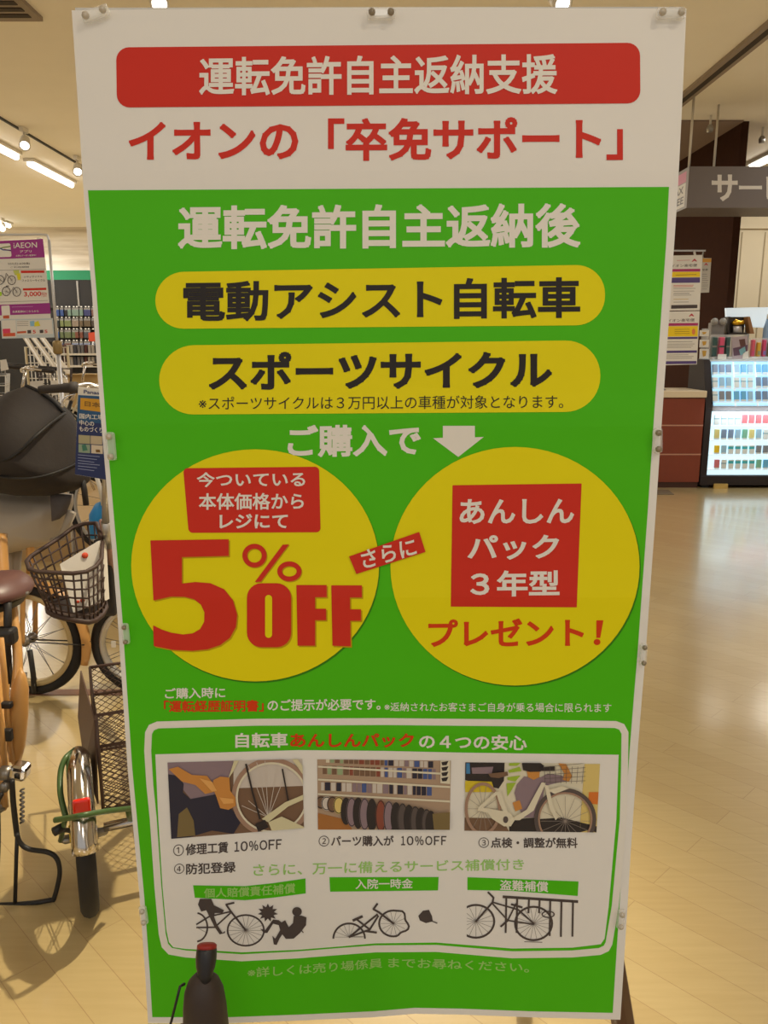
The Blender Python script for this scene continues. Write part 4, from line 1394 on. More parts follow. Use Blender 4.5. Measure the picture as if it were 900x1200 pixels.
# --- generic bicycle for those farther back
def bicycle(label, loc, deg, paint, R=0.33, wb=1.08, lift=0.0, basket=False, bar=M_chrome, rim=M_silver_rim, second=None, name='bicycle', group=None):
    T = Thing(name, label, 'bicycle', (loc[0], loc[1], lift), group)
    u = direction(deg)
    s = Vector((u.y, -u.x, 0))
    def L(x, y, z): return Vector((loc[0], loc[1], lift)) + u * x - s * y + UP * z
    wheel(T, L(0, 0, R), R, deg, 0.018, rim, 20)
    wheel(T, L(wb, 0, R), R, deg, 0.018, rim, 20)
    m = MB(paint)
    m.tube(bow([L(wb - 0.2, 0, 0.70), L(wb - 0.34, 0, 0.46), L(0.62, 0, 0.32), L(0.44, 0, 0.28)]), 0.019, 8)
    m.tube([L(0.44, 0, 0.28), L(0.27, 0, 0.74)], 0.016, 8)
    m.tube([L(wb - 0.19, 0, 0.64), L(wb - 0.24, 0, 0.86)], 0.019, 8)
    for q in (-1, 1):
        m.tube([L(0, 0.055 * q, R), L(0.42, 0.03 * q, 0.28)], 0.009, 6)
        m.tube([L(0, 0.055 * q, R), L(0.30, 0.015 * q, 0.66)], 0.008, 6)
    T.part('frame', m)
    m = MB(second or paint)
    for q in (-1, 1):
        m.tube(bow([L(wb, 0.05 * q, R), L(wb - 0.1, 0.045 * q, 0.52), L(wb - 0.19, 0.03 * q, 0.68)]), 0.010, 6)
    T.part('fork', m)
    T.part('fender', fender_mesh(MB(second or paint), L(wb, 0, R), R + 0.02, deg, 0.7, PI + 0.1, 0.05))
    T.part('fender', fender_mesh(MB(second or paint), L(0, 0, R), R + 0.02, deg, 0.5, PI + 0.2, 0.05))
    m = MB(bar)
    m.tube([L(wb - 0.24, 0, 0.86), L(wb - 0.28, 0, 1.02)], 0.011, 8)
    m.tube(bow([L(wb - 0.47, 0.28, 1.03), L(wb - 0.30, 0.25, 1.05), L(wb - 0.26, 0.1, 1.03), L(wb - 0.27, 0, 1.02), L(wb - 0.26, -0.1, 1.03), L(wb - 0.30, -0.25, 1.05), L(wb - 0.47, -0.28, 1.03)]), 0.010, 8)
    h = T.part('handlebar', m)
    for q in (-1, 1):
        T.part('grip', MB(M_rubber).tube([L(wb - 0.49, 0.283 * q, 1.03), L(wb - 0.36, 0.262 * q, 1.043)], 0.016, 8), h)
    T.part('saddle', MB(M_black).inflate([L(0.06, 0.1, 0.86), L(0.12, 0.11, 0.86), L(0.26, 0.03, 0.86), L(0.36, 0.02, 0.86), L(0.36, -0.02, 0.86), L(0.26, -0.03, 0.86), L(0.12, -0.11, 0.86), L(0.06, -0.1, 0.86)], (0, 0, 0.035)))
    T.part('seat_post', MB(M_chrome).tube([L(0.27, 0, 0.72), L(0.225, 0, 0.85)], 0.012, 8))
    T.part('crank', MB(M_chrome).tube([L(0.44, -0.07, 0.28), L(0.5, -0.08, 0.44)], 0.009, 6))
    T.part('crank', MB(M_chrome).tube([L(0.44, 0.07, 0.28), L(0.38, 0.08, 0.12)], 0.009, 6))
    T.part('kickstand', MB(M_black).tube([L(0.02, 0.06, R), L(-0.06, 0.16, 0.006)], 0.009, 6))
    if basket:
        m = MB(basket if not isinstance(basket, bool) else M_brown)
        c = L(wb - 0.02, 0, 0)
        for z, k in ((1.0, 1.0), (0.93, 0.95), (0.86, 0.9), (0.79, 0.85), (0.73, 0.8)):
            m.tube([c + u * (a * 0.14 * k) - s * (b * 0.19 * k) + UP * z for a, b in ((-1, -1), (1, -1), (1, 1), (-1, 1))], 0.004, 5, True)
        for a, b in [(i / 3, j) for i in (-3, -1, 1, 3) for j in (-1, 1)] + [(i, j / 4) for j in (-3, -1, 1, 3) for i in (-1, 1)]:
            m.tube([c + u * (a * 0.14) - s * (b * 0.19) + UP * 1.0, c + u * (a * 0.112) - s * (b * 0.152) + UP * 0.73], 0.003, 4)
        for k in range(5):
            m.tube([c + u * (-0.11 + 0.055 * k) - s * 0.15 + UP * 0.73, c + u * (-0.11 + 0.055 * k) + s * 0.15 + UP * 0.73], 0.003, 4)
        T.part('front_basket', m)
    return T
M_plat = mat('tan_platform_wood', (196, 164, 112), 0.5, noise=0.06, scale=8)
def platform(name, x0, x1, y0, y1, h, label):
    T = Thing(name, label, 'platform', ((x0 + x1) / 2, (y0 + y1) / 2, 0))
    T.part('deck', MB(M_plat).span((x0, y0, h - 0.04), (x1, y1, h), ch=0.004))
    T.part('skirt', MB(mat('tan_platform_side', (176, 144, 98), 0.6)).span((x0 + 0.02, y0 + 0.02, 0), (x1 - 0.02, y1 - 0.02, h - 0.04)))
platform('display_platform', -1.86, -0.2, 4.35, 5.3, 0.23, 'low tan platform under the white and blue bicycle behind the baskets')
q = P(147, 597, 4.75)
bicycle('white bicycle with blue parts on a low platform, behind the brown front basket', (q.x + 1.05, 4.95, 0), 191, M_white_paint, 0.33, 1.06, 0.23, second=M_white_paint, rim=M_silver_rim)
m = MB(M_blue)
T = Thing('blue_bag', 'bright blue bag hanging on the white bicycle behind the basket', 'bag', P(116, 600, 4.55))
T.part('pouch', MB(M_blue).inflate(px([(112, 590), (126, 584), (128, 600), (124, 618), (113, 632), (105, 632), (105, 602)], 4.5), (0, 0.06, 0)))
T.part('bag_strap', MB(M_white_paint).tube(px([(113, 558), (118, 575), (121, 592)], 4.46), 0.012, 6))
platform('display_platform', -4.2, -1.4, 5.5, 8.2, 0.28, 'tan platform farther back under the dark bicycles')
M_dkpaint = mat('black_paint', (38, 36, 36), 0.35)
M_ivory = mat('ivory_paint', (216, 204, 174), 0.35)
bicycle('black bicycle with straight bars behind the canopy top, at the left edge', (-2.45, 7.15, 0), 200, M_dkpaint, lift=0.28, bar=M_dkpaint, group='bicycles on the rear platform')
bicycle('ivory bicycle with chrome handlebar, behind the grip beside the poster edge', (-2.0, 7.85, 0), 198, M_ivory, lift=0.28, basket=M_brown, group='bicycles on the rear platform')
bicycle('dark bicycle with white front basket, between the wire rack and the canopy', (-1.9, 6.35, 0), 200, M_dkpaint, lift=0.28, basket=M_white_paint, group='bicycles on the rear platform')

# --- poster on a chrome stand at the upper left
YS = 5.0
def S5(a, b): return P(a, b, YS)
T = Thing('sign_stand', 'thin chrome stand holding the purple-topped poster at the left edge', 'stand', (S5(66, 400).x, YS, 0))
xp = S5(57.5, 282).x
zt = S5(57, 275).z
M_pole = mat('silver_pole', (206, 206, 208), 0.3, metal=0.35)
T.part('pole', MB(M_pole).tube([(xp, YS, 0.01), (xp, YS, 1.45)], 0.0125, 12).tube([(xp, YS, 1.45), (xp, YS, zt - 0.03)], 0.0085, 12))
T.part('top_bar', MB(M_pole).tube(bow([(xp, YS, zt - 0.04), (xp - 0.006, YS, zt - 0.012), (xp - 0.03, YS, zt), (xp - 0.2, YS, zt), (xp - 0.55, YS, zt)]), 0.007, 8))
T.part('height_clamp', MB(mat('brass_clamp', (150, 128, 84), 0.4, metal=0.4)).lathe([(0.02, -0.04), (0.027, -0.03), (0.027, 0.03), (0.018, 0.04)], (xp, YS, S5(66, 407).z), n=14))
T.part('base', MB(M_chrome).lathe([(0.13, 0.0), (0.13, 0.008), (0.03, 0.02), (0.018, 0.03)], (xp, YS, 0), n=28))
T.part('poster_clamp', MB(M_clear).box(S5(46.5, 281), (0.03, 0.012, 0.025), ch=0.004))
K_purple = mat('print_purple', (156, 42, 138), 0.5)
YQ = YS - 0.012
T = Thing('small_poster', 'white poster with purple header about an app, hanging on the chrome stand', 'poster', S5(26, 374))
corners = [(-16, 283), (50.4, 280), (59.5, 374), (-8, 376)]
T.part('sheet', MB(M_card).prism([P(a, b, YQ) for a, b in corners], (0, 0.003, 0)))
p = Print(plane(YQ))
cc = crop(0, 270, 8.573)
p.poly([(-16, 283), (50.4, 280), (52.6, 301.6), (-14.4, 304)], K_purple, 1)
p.text('iAEON', cc((135, 124), (370, 117), (372, 172), (137, 180)), K_white, 2, 0.006)
p.text('アプリ', cc((198, 200), (316, 196), (317, 222), (199, 226)), K_white, 2, 0.012)
p.text('お得なクーポン配信中！', cc((160, 246), (362, 240), (362, 258), (160, 264)), K_white, 2, 0.01)
p.round([(-6, 286), (12, 285), (13.6, 301), (-5, 301.5)], 2.2, K_white, 2)
p.line(cc((-20, 190), (30, 172), (108, 160)), 1.3, mat('swoosh_green', (120, 140, 60), 0.5), 3)
p.line(cc((-20, 170), (30, 195), (110, 200)), 1.3, mat('swoosh_blue', (50, 70, 160), 0.5), 3)
p.line(cc((40, 190), (110, 206)), 1.0, mat('swoosh_red', (190, 50, 70), 0.5), 3)
p.text('5/27(土)~6/30(金)', cc((80, 322), (298, 318), (298, 346), (80, 350)), K_ink, 1, 0.01)
p.text('ご利用期間', cc((105, 362), (290, 358), (290, 376), (105, 380)), K_ink, 1, 0.0)
p.line(cc((-60, 402), (460, 388)), 0.4, K_grey, 1)
for cx_, cy_ in ((0, 497), (117, 500), (62, 612), (168, 617)):
    q = cc((cx_, cy_))[0]
    p.ring(q, 4.6, 5.2, 0.8, K_ink, 2, 20)
    p.spokes(q, 4.2, 4.8, 10, 0.2, K_grey, 2)
p.line(cc((0, 497), (40, 520), (62, 430), (117, 500)), 0.6, K_grey, 3)
p.line(cc((40, 520), (75, 440)), 0.6, K_grey, 3)
p.line(cc((62, 612), (100, 630), (135, 570), (168, 617)), 0.6, K_grey, 3)
p.line(cc((60, 560), (88, 558)), 1.0, K_ink, 3)
p.poly(cc((130, 402), (190, 398), (195, 450), (150, 450)), mat('print_lime', (196, 206, 100), 0.5), 2)
p.poly(cc((165, 435), (205, 430), (208, 495), (180, 500)), mat('print_lemon', (222, 214, 40), 0.5), 3)
p.oval(cc((5, 638))[0], 1.6, 2.6, mat('print_lime2', (170, 214, 40), 0.5), 3, 14)
p.poly(cc((208, 404), (444, 402), (446, 426), (211, 429)), K_red, 1)
p.text('シティサイクル', cc((240, 457), (424, 453), (425, 474), (241, 478)), K_ink, 1, 0.012)
p.text('ファミリーサイクル', cc((220, 492), (454, 488), (455, 514), (221, 518)), K_ink, 1, 0.012)
p.poly(cc((230, 582), (465, 576), (466, 598), (231, 604)), K_red, 1)
p.text('3,000', cc((240, 618), (412, 612), (414, 666), (242, 672)), K_red, 1, 0.02)
p.text('円引き', cc((416, 622), (468, 620), (470, 666), (418, 668)), K_red, 1, 0.01)
p.line(cc((-40, 722), (480, 704)), 0.4, K_grey, 1)
p.poly([(-10, 357.5), (58.3, 355), (59.4, 367.5), (-9, 370)], K_purple, 1)
p.round(cc((12, 758), (95, 752), (105, 888), (22, 892)), 1.2, K_white, 2)
p.poly(cc((30, 856), (92, 852), (94, 884), (32, 886)), mat('print_rust', (196, 90, 50), 0.5), 3)
p.text('会員登録はこちらから', cc((124, 806), (388, 800), (388, 822), (124, 828)), K_white, 2, 0.012)
p.line(cc((120, 770), (330, 764)), 0.5, mat('print_lilac', (206, 150, 200), 0.5), 2)
T.part('print', p.mb)
YR = YQ - 0.006
T = Thing('price_card', 'wide white price card under the purple-topped poster', 'sign', S5(32, 396))
T.part('sheet', MB(mat('pale_blue_card', (196, 206, 210), 0.5)).prism([P(a, b, YR) for a, b in ((1, 374.5), (61.8, 373), (63.6, 395.4), (2.3, 396.8))], (0, 0.003, 0)))
p = Print(plane(YR))
p.poly(cc((18, 905), (158, 900), (165, 1072), (24, 1078)), M_card, 1)
p.poly(cc((165, 905), (520, 898), (532, 1040), (172, 1050)), M_card, 1)
p.poly(cc((26, 990), (102, 986), (104, 1030), (29, 1034)), mat('print_pink', (222, 60, 100), 0.5), 2)
p.poly(cc((29, 1034), (152, 1028), (154, 1062), (31, 1066)), mat('print_rust2', (214, 90, 50), 0.5), 2)
p.poly(cc((300, 912), (345, 908), (350, 960), (305, 964)), mat('print_sky', (140, 190, 220), 0.5), 2)
p.poly(cc((345, 925), (385, 908), (405, 960), (345, 965)), mat('print_lemon', (222, 214, 40), 0.5), 3)
p.text('5', cc((328, 1002), (358, 1000), (360, 1034), (330, 1036)), K_red, 2, 0.02)
p.text('5', cc((446, 1000), (476, 998), (478, 1030), (448, 1032)), K_red, 2, 0.02)
p.poly(cc((275, 1002), (312, 1000), (314, 1034), (277, 1036)), K_ink, 2)
p.poly(cc((398, 1000), (434, 998), (436, 1030), (400, 1032)), K_ink, 2)
p.poly(cc((170, 1016), (262, 1010), (264, 1030), (172, 1036)), mat('print_rust', (196, 90, 50), 0.5), 2)
for k, y in enumerate((918, 938, 958)):
    p.line(cc((172, y), (285, y - 4)), 0.5, K_grey, 2)
T.part('print', p.mb)

# --- goods wall, rails and shelf far back
YG = YB - 0.08
px_m = lambda a, b, y=YG: P(a, b, y)
M_rail = mat('dark_rail', (46, 42, 40), 0.5)
M_tag = mat('price_tag_white', (228, 226, 220), 0.5)
T = Thing('slat_post', 'thin pale upright on the dark panel under the green band', 'post', (px_m(90, 380).x, YB - 0.04, 0))
T.part('upright', MB(M_metal).span((px_m(88.5, 330).x, YB - 0.045, 0), (px_m(90.5, 330).x, YB - 0.026, px_m(90, 329).z)))
rows = [(360, 'top'), (372.5, 'second'), (386, 'third'), (399.5, 'lowest')]
packs = {
    360: [((62, 92, 160), 2), ((40, 40, 44), 1), ((140, 168, 150), 4), ((70, 74, 130), 2), ((150, 110, 100), 2)],
    372.5: [((46, 60, 60), 1), ((140, 150, 96), 3), ((170, 150, 130), 2), ((120, 100, 76), 3), ((90, 76, 66), 2)],
    386: [((40, 100, 170), 1), ((116, 128, 88), 4), ((140, 80, 60), 2), ((90, 90, 96), 2)],
    399.5: [((60, 74, 130), 2), ((120, 70, 50), 2), ((150, 160, 196), 5), ((90, 96, 120), 2)]}
protos = {}
for y0, which in rows:
    z = px_m(90, y0).z
    T = Thing('hook_rail', 'dark hook rail with white price tags, %s of the four on the goods wall' % which, 'rail', (px_m(90, y0).x, YG, z), 'hook rails on the goods wall')
    T.part('rail', MB(M_rail).span((px_m(56, y0).x, YG, z - 0.012), (px_m(122, y0).x, YG + 0.04, z + 0.012)))
    xs = [68 + 4.55 * k + (k * 37 % 5 - 2) * 0.3 for k in range(11)]
    for k, x in enumerate(xs):
        T.part('price_tag', MB(M_tag).box((px_m(x, y0).x, YG - 0.003, z + 0.01), (0.032, 0.004, 0.022)))
    i = 0
    for c, num in packs[y0]:
        for _ in range(num):
            if i >= len(xs):
                break
            key = (c, y0)
            q = Vector((px_m(xs[i], y0).x, YG - 0.0145, z - 0.02))
            if key not in protos:
                m = MB(mat('packet_%d_%d_%d' % c, [int(v * 0.72) for v in c], 0.4))
                m.span((-0.034, -0.02, -0.155), (0.034, 0.015, -0.03), ch=0.006)
                m.use(mat('packet_header', (120, 116, 110), 0.5)).span((-0.034, -0.003, -0.03), (0.034, 0.001, 0.005))
                o = m.build('hanging_packet', None, off=(0, 0, 0))
                tone = 'bluish' if c[2] > c[0] + 12 else ('greenish' if c[1] > c[0] + 4 else 'brownish or grey')
                tag(o, 'small %s packet hanging from the %s hook rail of the goods wall' % (tone, which), 'packet', '%s packets on the %s hook rail' % (tone, which))
                protos[key] = o
            else:
                o = protos[key].copy()
                COL.objects.link(o)
            o.location = q
            i += 1
q = P(108, 396, 14.5)
T = Thing('red_sign', 'small orange-red sign by the poster edge in front of the goods wall', 'sign', (q.x, 14.5, 0))
T.part('card', MB(mat('orange_red_card', (206, 78, 52), 0.5)).prism(px([(103.5, 390), (113, 389), (113, 400), (104, 400)], 14.5), (0, 0.01, 0)))
T.part('sign_post', MB(M_metal).tube([(q.x, 14.515, 0.0), (q.x, 14.515, P(108, 390, 14.5).z)], 0.012, 6))
# shelf with pale goods in front of the goods wall
YH = 12.0
x0, x1 = P(66, 420, YH).x, P(124, 420, YH).x
T = Thing('shelf_unit', 'white shelf unit with grey goods below the goods wall', 'shelf', ((x0 + x1) / 2, YH, 0))
for k, yy in enumerate((414, 428, 441)):
    z = P(90, yy, YH).z
    T.part('shelf', MB(M_white).span((x0, YH, z - 0.03), (x1, YH + 0.4, z)))
for x in (x0, x1):
    T.part('side_panel', MB(M_white).span((x - 0.02, YH, 0), (x + 0.02, YH + 0.42, P(90, 404, YH).z)))
T.part('back_panel', MB(mat('grey_back', (120, 112, 104), 0.7)).span((x0, YH + 0.4, 0), (x1, YH + 0.42, P(90, 404, YH).z)))
protos = {}
cols = [((112, 110, 112), 'pale grey'), ((64, 64, 74), 'dark grey'), ((170, 164, 156), 'white'), ((84, 44, 40), 'dark red')]
k = 0
for yy, which in ((414, 'top'), (428, 'middle')):
    z = P(90, yy, YH).z
    for x in [70 + 4.2 * i for i in range(12)]:
        c, tone = cols[(k * 7 + k // 3) % 4]
        if (c, yy) not in protos:
            o = MB(mat('goods_%d' % c[0], c, 0.5)).span((-0.02, 0, 0), (0.02, 0.2, 0.12), ch=0.004).build('shelf_box', None, off=(0, 0, 0))
            tag(o, '%s slim box on the %s shelf of the white shelf unit' % (tone, which), 'box', '%s boxes on the %s shelf' % (tone, which))
            protos[(c, yy)] = o
        else:
            o = protos[(c, yy)].copy()
            COL.objects.link(o)
        o.location = (P(x, yy, YH).x, YH + 0.05, z)
        k += 1
# wire grid rack, leaning tubes, carton, cards
YW = 9.7
def W9(a, b): return P(a, b, YW)
T = Thing('wire_rack', 'white wire grid rack behind the bicycles, under the price card', 'rack', (W9(56, 440).x, YW, 0))
xa, xb, za, zb = W9(31, 420).x, W9(80, 420).x, 0.0, W9(50, 407).z
T.part('rack_frame', MB(M_ivory).tube([(xa, YW, za), (xa, YW, zb), (xb, YW, zb), (xb, YW, za)], 0.016, 8))
m = MB(M_white_paint)
for k in range(1, 11):
    x = xa + (xb - xa) * k / 11
    m.tube([(x, YW, 0.25), (x, YW, zb)], 0.006, 5)
for k in range(9):
    z = zb - 0.09 * (k + 1)
    m.tube([(xa, YW, z), (xb, YW, z)], 0.006, 5)
T.part('wire_grid', m)
for s_ in (-1, 1):
    T.part('foot', MB(M_ivory).tube([(xa if s_ < 0 else xb, YW - 0.22, 0.016), (xa if s_ < 0 else xb, YW + 0.22, 0.016)], 0.016, 8))
for k, (a, b, lb) in enumerate((((30, 396), (62, 446), 'left'), ((38, 394), (72, 440), 'middle'), ((48, 394), (78, 434), 'right'))):
    A_, B_ = P(a[0], a[1], 9.6), P(b[0], b[1], 9.5)
    foot = A_ + (B_ - A_) * ((A_.z - 0.03) / (A_.z - B_.z))
    o = MB(mat('clear_wrapped_white', (222, 212, 196), 0.3)).tube([A_, foot], 0.028, 10)
    T = Thing('wrapped_tube', 'pale wrapped tube leaning on the wire rack, %s one of three' % lb, 'tube', foot, 'wrapped tubes leaning on the wire rack')
    T.part('tube', o)
    T.part('end_cap', MB(M_ivory).tube([A_, A_ + (A_ - B_).normalized() * 0.03], 0.031, 10))
T = Thing('carton', 'tan cardboard carton standing behind the handlebar near the poster edge', 'box', (P(95, 450, 8.4).x, 8.4, 0))
a, b = P(79, 439, 8.4), P(116, 462, 8.4)
M_cardboard = mat('cardboard', (196, 168, 116), 0.7)
T.part('carton_body', MB(M_cardboard).span((a.x, 8.4, 0.0), (b.x, 8.75, a.z), ch=0.006))
T.part('flap', MB(M_cardboard).box(((a.x + b.x) / 2, 8.38, a.z + 0.004), (abs(b.x - a.x), 0.1, 0.008)))
for pts, y, lb, c in (([(0, 422), (7, 421), (10, 433), (1, 435)], 6.0, 'small white tilted card on a rod at the left edge', (228, 222, 212)),
                      ([(35, 447), (50, 446), (51, 462), (35, 464)], 6.1, 'white tag on a rod above the canopy, left of the wrapped tubes', (222, 216, 208)),
                      ([(59, 446), (67, 446), (69, 462), (61, 464)], 5.62, 'white tag on a rod just right of the canopy top', (226, 220, 210))):
    o = MB(mat('tag_card_%d' % c[0], c, 0.5)).prism(px(pts, y), (0, 0.004, 0))
    T = Thing('price_card', lb, 'card', P(pts[0][0], pts[2][1], y), 'white cards among the bicycles')
    T.part('card', o)
    q = mid(px(pts, y))
    T.part('rod', MB(M_steel).tube([(q.x, y + 0.01, 0.28), (q.x, y + 0.01, q.z)], 0.005, 6))
# ------------------------------------------------------------------ the service counter at the right
YCN = 8.5
M_cab = mat('red_brown_laminate', (126, 54, 32), 0.45, noise=0.08, scale=14)
M_ctop = mat('cream_top', (222, 206, 178), 0.4)
x1 = P(818.5, 570, YCN).x
x0 = 2.2
zt = P(800, 458, YCN).z
T = Thing('counter_cabinet', 'red-brown counter cabinet with three panels beside the lit display case', 'cabinet', ((x0 + x1) / 2, YCN, 0))
T.part('body', MB(M_cab).span((x0, YCN + 0.02, 0.06), (x1, YCN + 0.6, zt - 0.07)))
T.part('plinth', MB(mat('dark_plinth', (70, 36, 26), 0.5)).span((x0, YCN + 0.03, 0), (x1, YCN + 0.6, 0.06)))
T.part('worktop', MB(M_ctop).span((x0, YCN - 0.01, zt - 0.07), (x1 + 0.01, YCN + 0.62, zt), ch=0.006))
zs = [zt - 0.075, P(800, 498.5, YCN).z, P(800, 532.5, YCN).z, 0.06]
for k in range(3):
    T.part('front_panel', MB(M_cab).span((x0 + 0.003, YCN, zs[k + 1] + 0.007), (x1 - 0.003, YCN + 0.02, zs[k] - 0.007)))
for z in zs[1:3]:
    T.part('joint_strip', MB(mat('pale_joint', (206, 160, 136), 0.5)).span((x0, YCN + 0.004, z - 0.007), (x1, YCN + 0.022, z + 0.007)))
T = Thing('floor_mat', 'small dark mat on the floor in front of the brown cabinet', 'mat', FL(776, 577))
T.part('mat_pad', MB(mat('dark_mat', (110, 96, 76), 0.8)).prism([FL(750, 574.5), FL(783, 574.5), FL(790, 580), (FL(745, 580))], (0, 0, 0.006)))

# lit display case
M_frame = mat('dark_grey_frame', (48, 42, 42), 0.6, spec=0.2)
M_lit = mat('lit_panel', (200, 230, 242), 0.4, emit=0.98)
M_lit2 = mat('lit_panel_upper', (170, 214, 236), 0.4, emit=0.8)
cx0 = P(820.5, 560, YCN).x
cx1 = cx0 + 1.35
yb = YCN + 0.55
T = Thing('display_case', 'dark framed display case with glowing white panels of small packs, at the right edge', 'display case', ((cx0 + cx1) / 2, YCN, 0))
zlow0, zlow1 = P(840, 557, YCN).z, P(840, 482, YCN).z
zup0, zup1 = P(840, 476, YCN).z, P(840, 422.5, YCN + 0.16).z
lx0 = P(829.5, 540, YCN).x
T.part('base', MB(M_frame).span((cx0, YCN - 0.01, 0.03), (cx1, yb, zlow0 - 0.005), ch=0.008))
for x in (cx0 + 0.08, cx1 - 0.08):
    T.part('foot', MB(M_black).span((x - 0.04, YCN + 0.05, 0), (x + 0.04, yb - 0.05, 0.03)))
T.part('foot_block', MB(mat('tan_block', (190, 160, 90), 0.6)).span((P(835, 572, YCN).x, YCN - 0.04, 0), (P(851, 572, YCN).x, YCN - 0.012, 0.05)))
sidep = [(YCN, zlow0 - 0.01), (YCN, zlow1 + 0.03), (YCN + 0.16, zup1 + 0.01), (yb, zup1 + 0.01), (yb, zlow0 - 0.01)]
for x in (cx0, cx1 - 0.04):
    T.part('side_panel', MB(M_frame).prism([(x, a, b) for a, b in sidep], (lx0 - cx0 if x == cx0 else 0.04, 0, 0)))
T.part('back_panel', MB(M_frame).span((lx0, yb - 0.02, zlow0), (cx1 - 0.04, yb, zup1)))
T.part('divider', MB(mat('grey_divider', (120, 118, 122), 0.4)).span((lx0, YCN - 0.005, zlow1), (cx1 - 0.04, YCN + 0.3, zup0), ch=0.004))
T.part('top_cover', MB(mat('pale_top', (190, 200, 204), 0.3)).span((lx0, YCN + 0.16, zup1 - 0.01), (cx1 - 0.04, yb, zup1 + 0.008)))
low = T.part('lower_light_panel', MB(M_lit).span((lx0, YCN + 0.03, zlow0), (cx1 - 0.04, YCN + 0.05, zlow1)), label='glowing white lower panel')
up_ = [(lx0 + 0.03, YCN + 0.04, zup0), (cx1 - 0.05, YCN + 0.04, zup0), (cx1 - 0.05, YCN + 0.2, zup1), (lx0 + 0.03, YCN + 0.2, zup1)]
T.part('upper_light_panel', MB(M_lit2).prism(up_, (0, 0.015, 0)), label='glowing pale blue upper panel')
m = MB(mat('glowing_clear_rail', (224, 234, 240), 0.2, emit=0.35))  # rails glow by their own added emission though they are no lamps
lowrows = [(710, 772), (800, 862), (898, 950), (985, 1042)]
uprows = [(402, 462), (480, 545), (563, 626)]
def cy(v): return 350 + v / 5.222
def cxx(v): return 810 + v / 5.222
for a, b in lowrows:
    z = P(850, cy(b + 3), YCN + 0.01).z
    m.span((lx0, YCN + 0.004, z - 0.008), (cx1 - 0.04, YCN + 0.03, z))
T.part('pack_rail', m)
def upper_y(z): return YCN + 0.04 + 0.16 * (z - zup0) / (zup1 - zup0)
m = MB(mat('glowing_clear_rail', (224, 234, 240), 0.2, emit=0.35))
for a, b in uprows:
    z = P(850, cy(b + 3), YCN + 0.08).z
    m.span((lx0 + 0.03, upper_y(z) - 0.035, z - 0.008), (cx1 - 0.05, upper_y(z) - 0.002, z))
for v in (262, 398):
    x = P(cxx(v), 450, YCN + 0.1).x
    m.prism([(x - 0.008, upper_y(zup0) - 0.03, zup0), (x + 0.008, upper_y(zup0) - 0.03, zup0), (x + 0.008, upper_y(zup1) - 0.03, zup1), (x - 0.008, upper_y(zup1) - 0.03, zup1)], (0, 0.02, 0))
T.part('pack_rail', m)
PC = {'w': ((226, 236, 240), 'white'), 'r': ((216, 124, 134), 'red'), 'd': ((126, 148, 180), 'dark blue'), 'y': ((224, 216, 146), 'yellow'), 'b': ((160, 202, 232), 'light blue'),
      'g': ((130, 196, 172), 'green'), 't': ((70, 186, 200), 'teal banded'), 'k': ((136, 142, 152), 'dark grey'), 'o': ((238, 206, 50), 'bright yellow'), 's': ((110, 186, 232), 'sky blue')}
protos = {}
def pack(code, x, y, z0, z1, row, tilt=0.0):
    c, tone = PC[code]
    h = z1 - z0
    key = (code, row)
    if key not in protos:
        m = MB(mat('pack_' + tone.replace(' ', '_'), c, 0.4))
        m.span((-0.026, -0.011, 0), (0.026, 0.011, h), ch=0.002)
        if code == 't':
            m.use(mat('pack_white', PC['w'][0], 0.4)).span((-0.0262, -0.0115, -0.0002), (0.0262, 0.0112, h * 0.58)).span((-0.0262, -0.0115, h * 0.88), (0.0262, 0.0112, h + 0.0002))
        elif code != 'w':
            m.use(mat('pack_white', PC['w'][0], 0.4)).span((-0.0262, -0.0115, -0.0002), (0.0262, 0.0112, h * 0.16))
        else:
            m.use(mat('pack_stripe', (150, 190, 206), 0.4)).span((-0.0262, -0.0115, h * 0.55), (0.0262, 0.0112, h * 0.66))
        o = m.build('small_pack', None, off=(0, 0, 0))
        tag(o, '%s pack in the %s of the lit case' % (tone, row), 'pack', '%s packs on the %s' % (tone, row))
        protos[key] = o
    else:
        o = protos[key].copy()
        COL.objects.link(o)
    o.location = (x, y, z0)
    o.rotation_euler = (tilt, 0, 0)
lowcodes = ['wwwwrrrrrrwwrr', 'yddbgybwbgydwb', 'obttttkkbwtkob', 'rwttttgsrrbwtg']
names = ['top row of the lower panel', 'second row of the lower panel', 'third row of the lower panel', 'bottom row of the lower panel']
for (a, b), codes, nm in zip(lowrows, lowcodes, names):
    z0, z1 = P(850, cy(b), YCN + 0.01).z, P(850, cy(a), YCN + 0.01).z
    for k, cd in enumerate(codes):
        pack(cd, P(cxx(155 + 42.6 * k), cy(b), YCN + 0.01).x, YCN + 0.015, z0, z1, nm)
upcodes = ['dddbsbsssbddsb', 'wbbwwwddbbwwdd', 'wkkssbddbbwwdd']
names = ['top row of the upper panel', 'middle row of the upper panel', 'bottom row of the upper panel']
for (a, b), codes, nm in zip(uprows, upcodes, names):
    z0, z1 = P(850, cy(b), YCN + 0.09).z, P(850, cy(a), YCN + 0.1).z
    for k, cd in enumerate(codes):
        y_ = upper_y(z0) - 0.02
        pack(cd, P(cxx(146 + 41.5 * k + (8 if k > 2 else 0) + (8 if k > 5 else 0)), cy(b), y_).x, y_, z0, z1, nm, -0.26)

area('case_fill_light', ((lx0 + cx1) / 2, YCN - 0.1, zlow1 + 0.02), (1.2, 0.03), 2.2, (0.85, 0.95, 1.0), (math.radians(35), 0, 0))  # unseen fills added ahead of the case to brighten the packs
area('case_fill_light', ((lx0 + cx1) / 2, YCN + 0.0, zup1 + 0.02), (1.2, 0.03), 1.2, (0.85, 0.95, 1.0), (math.radians(20), 0, 0))
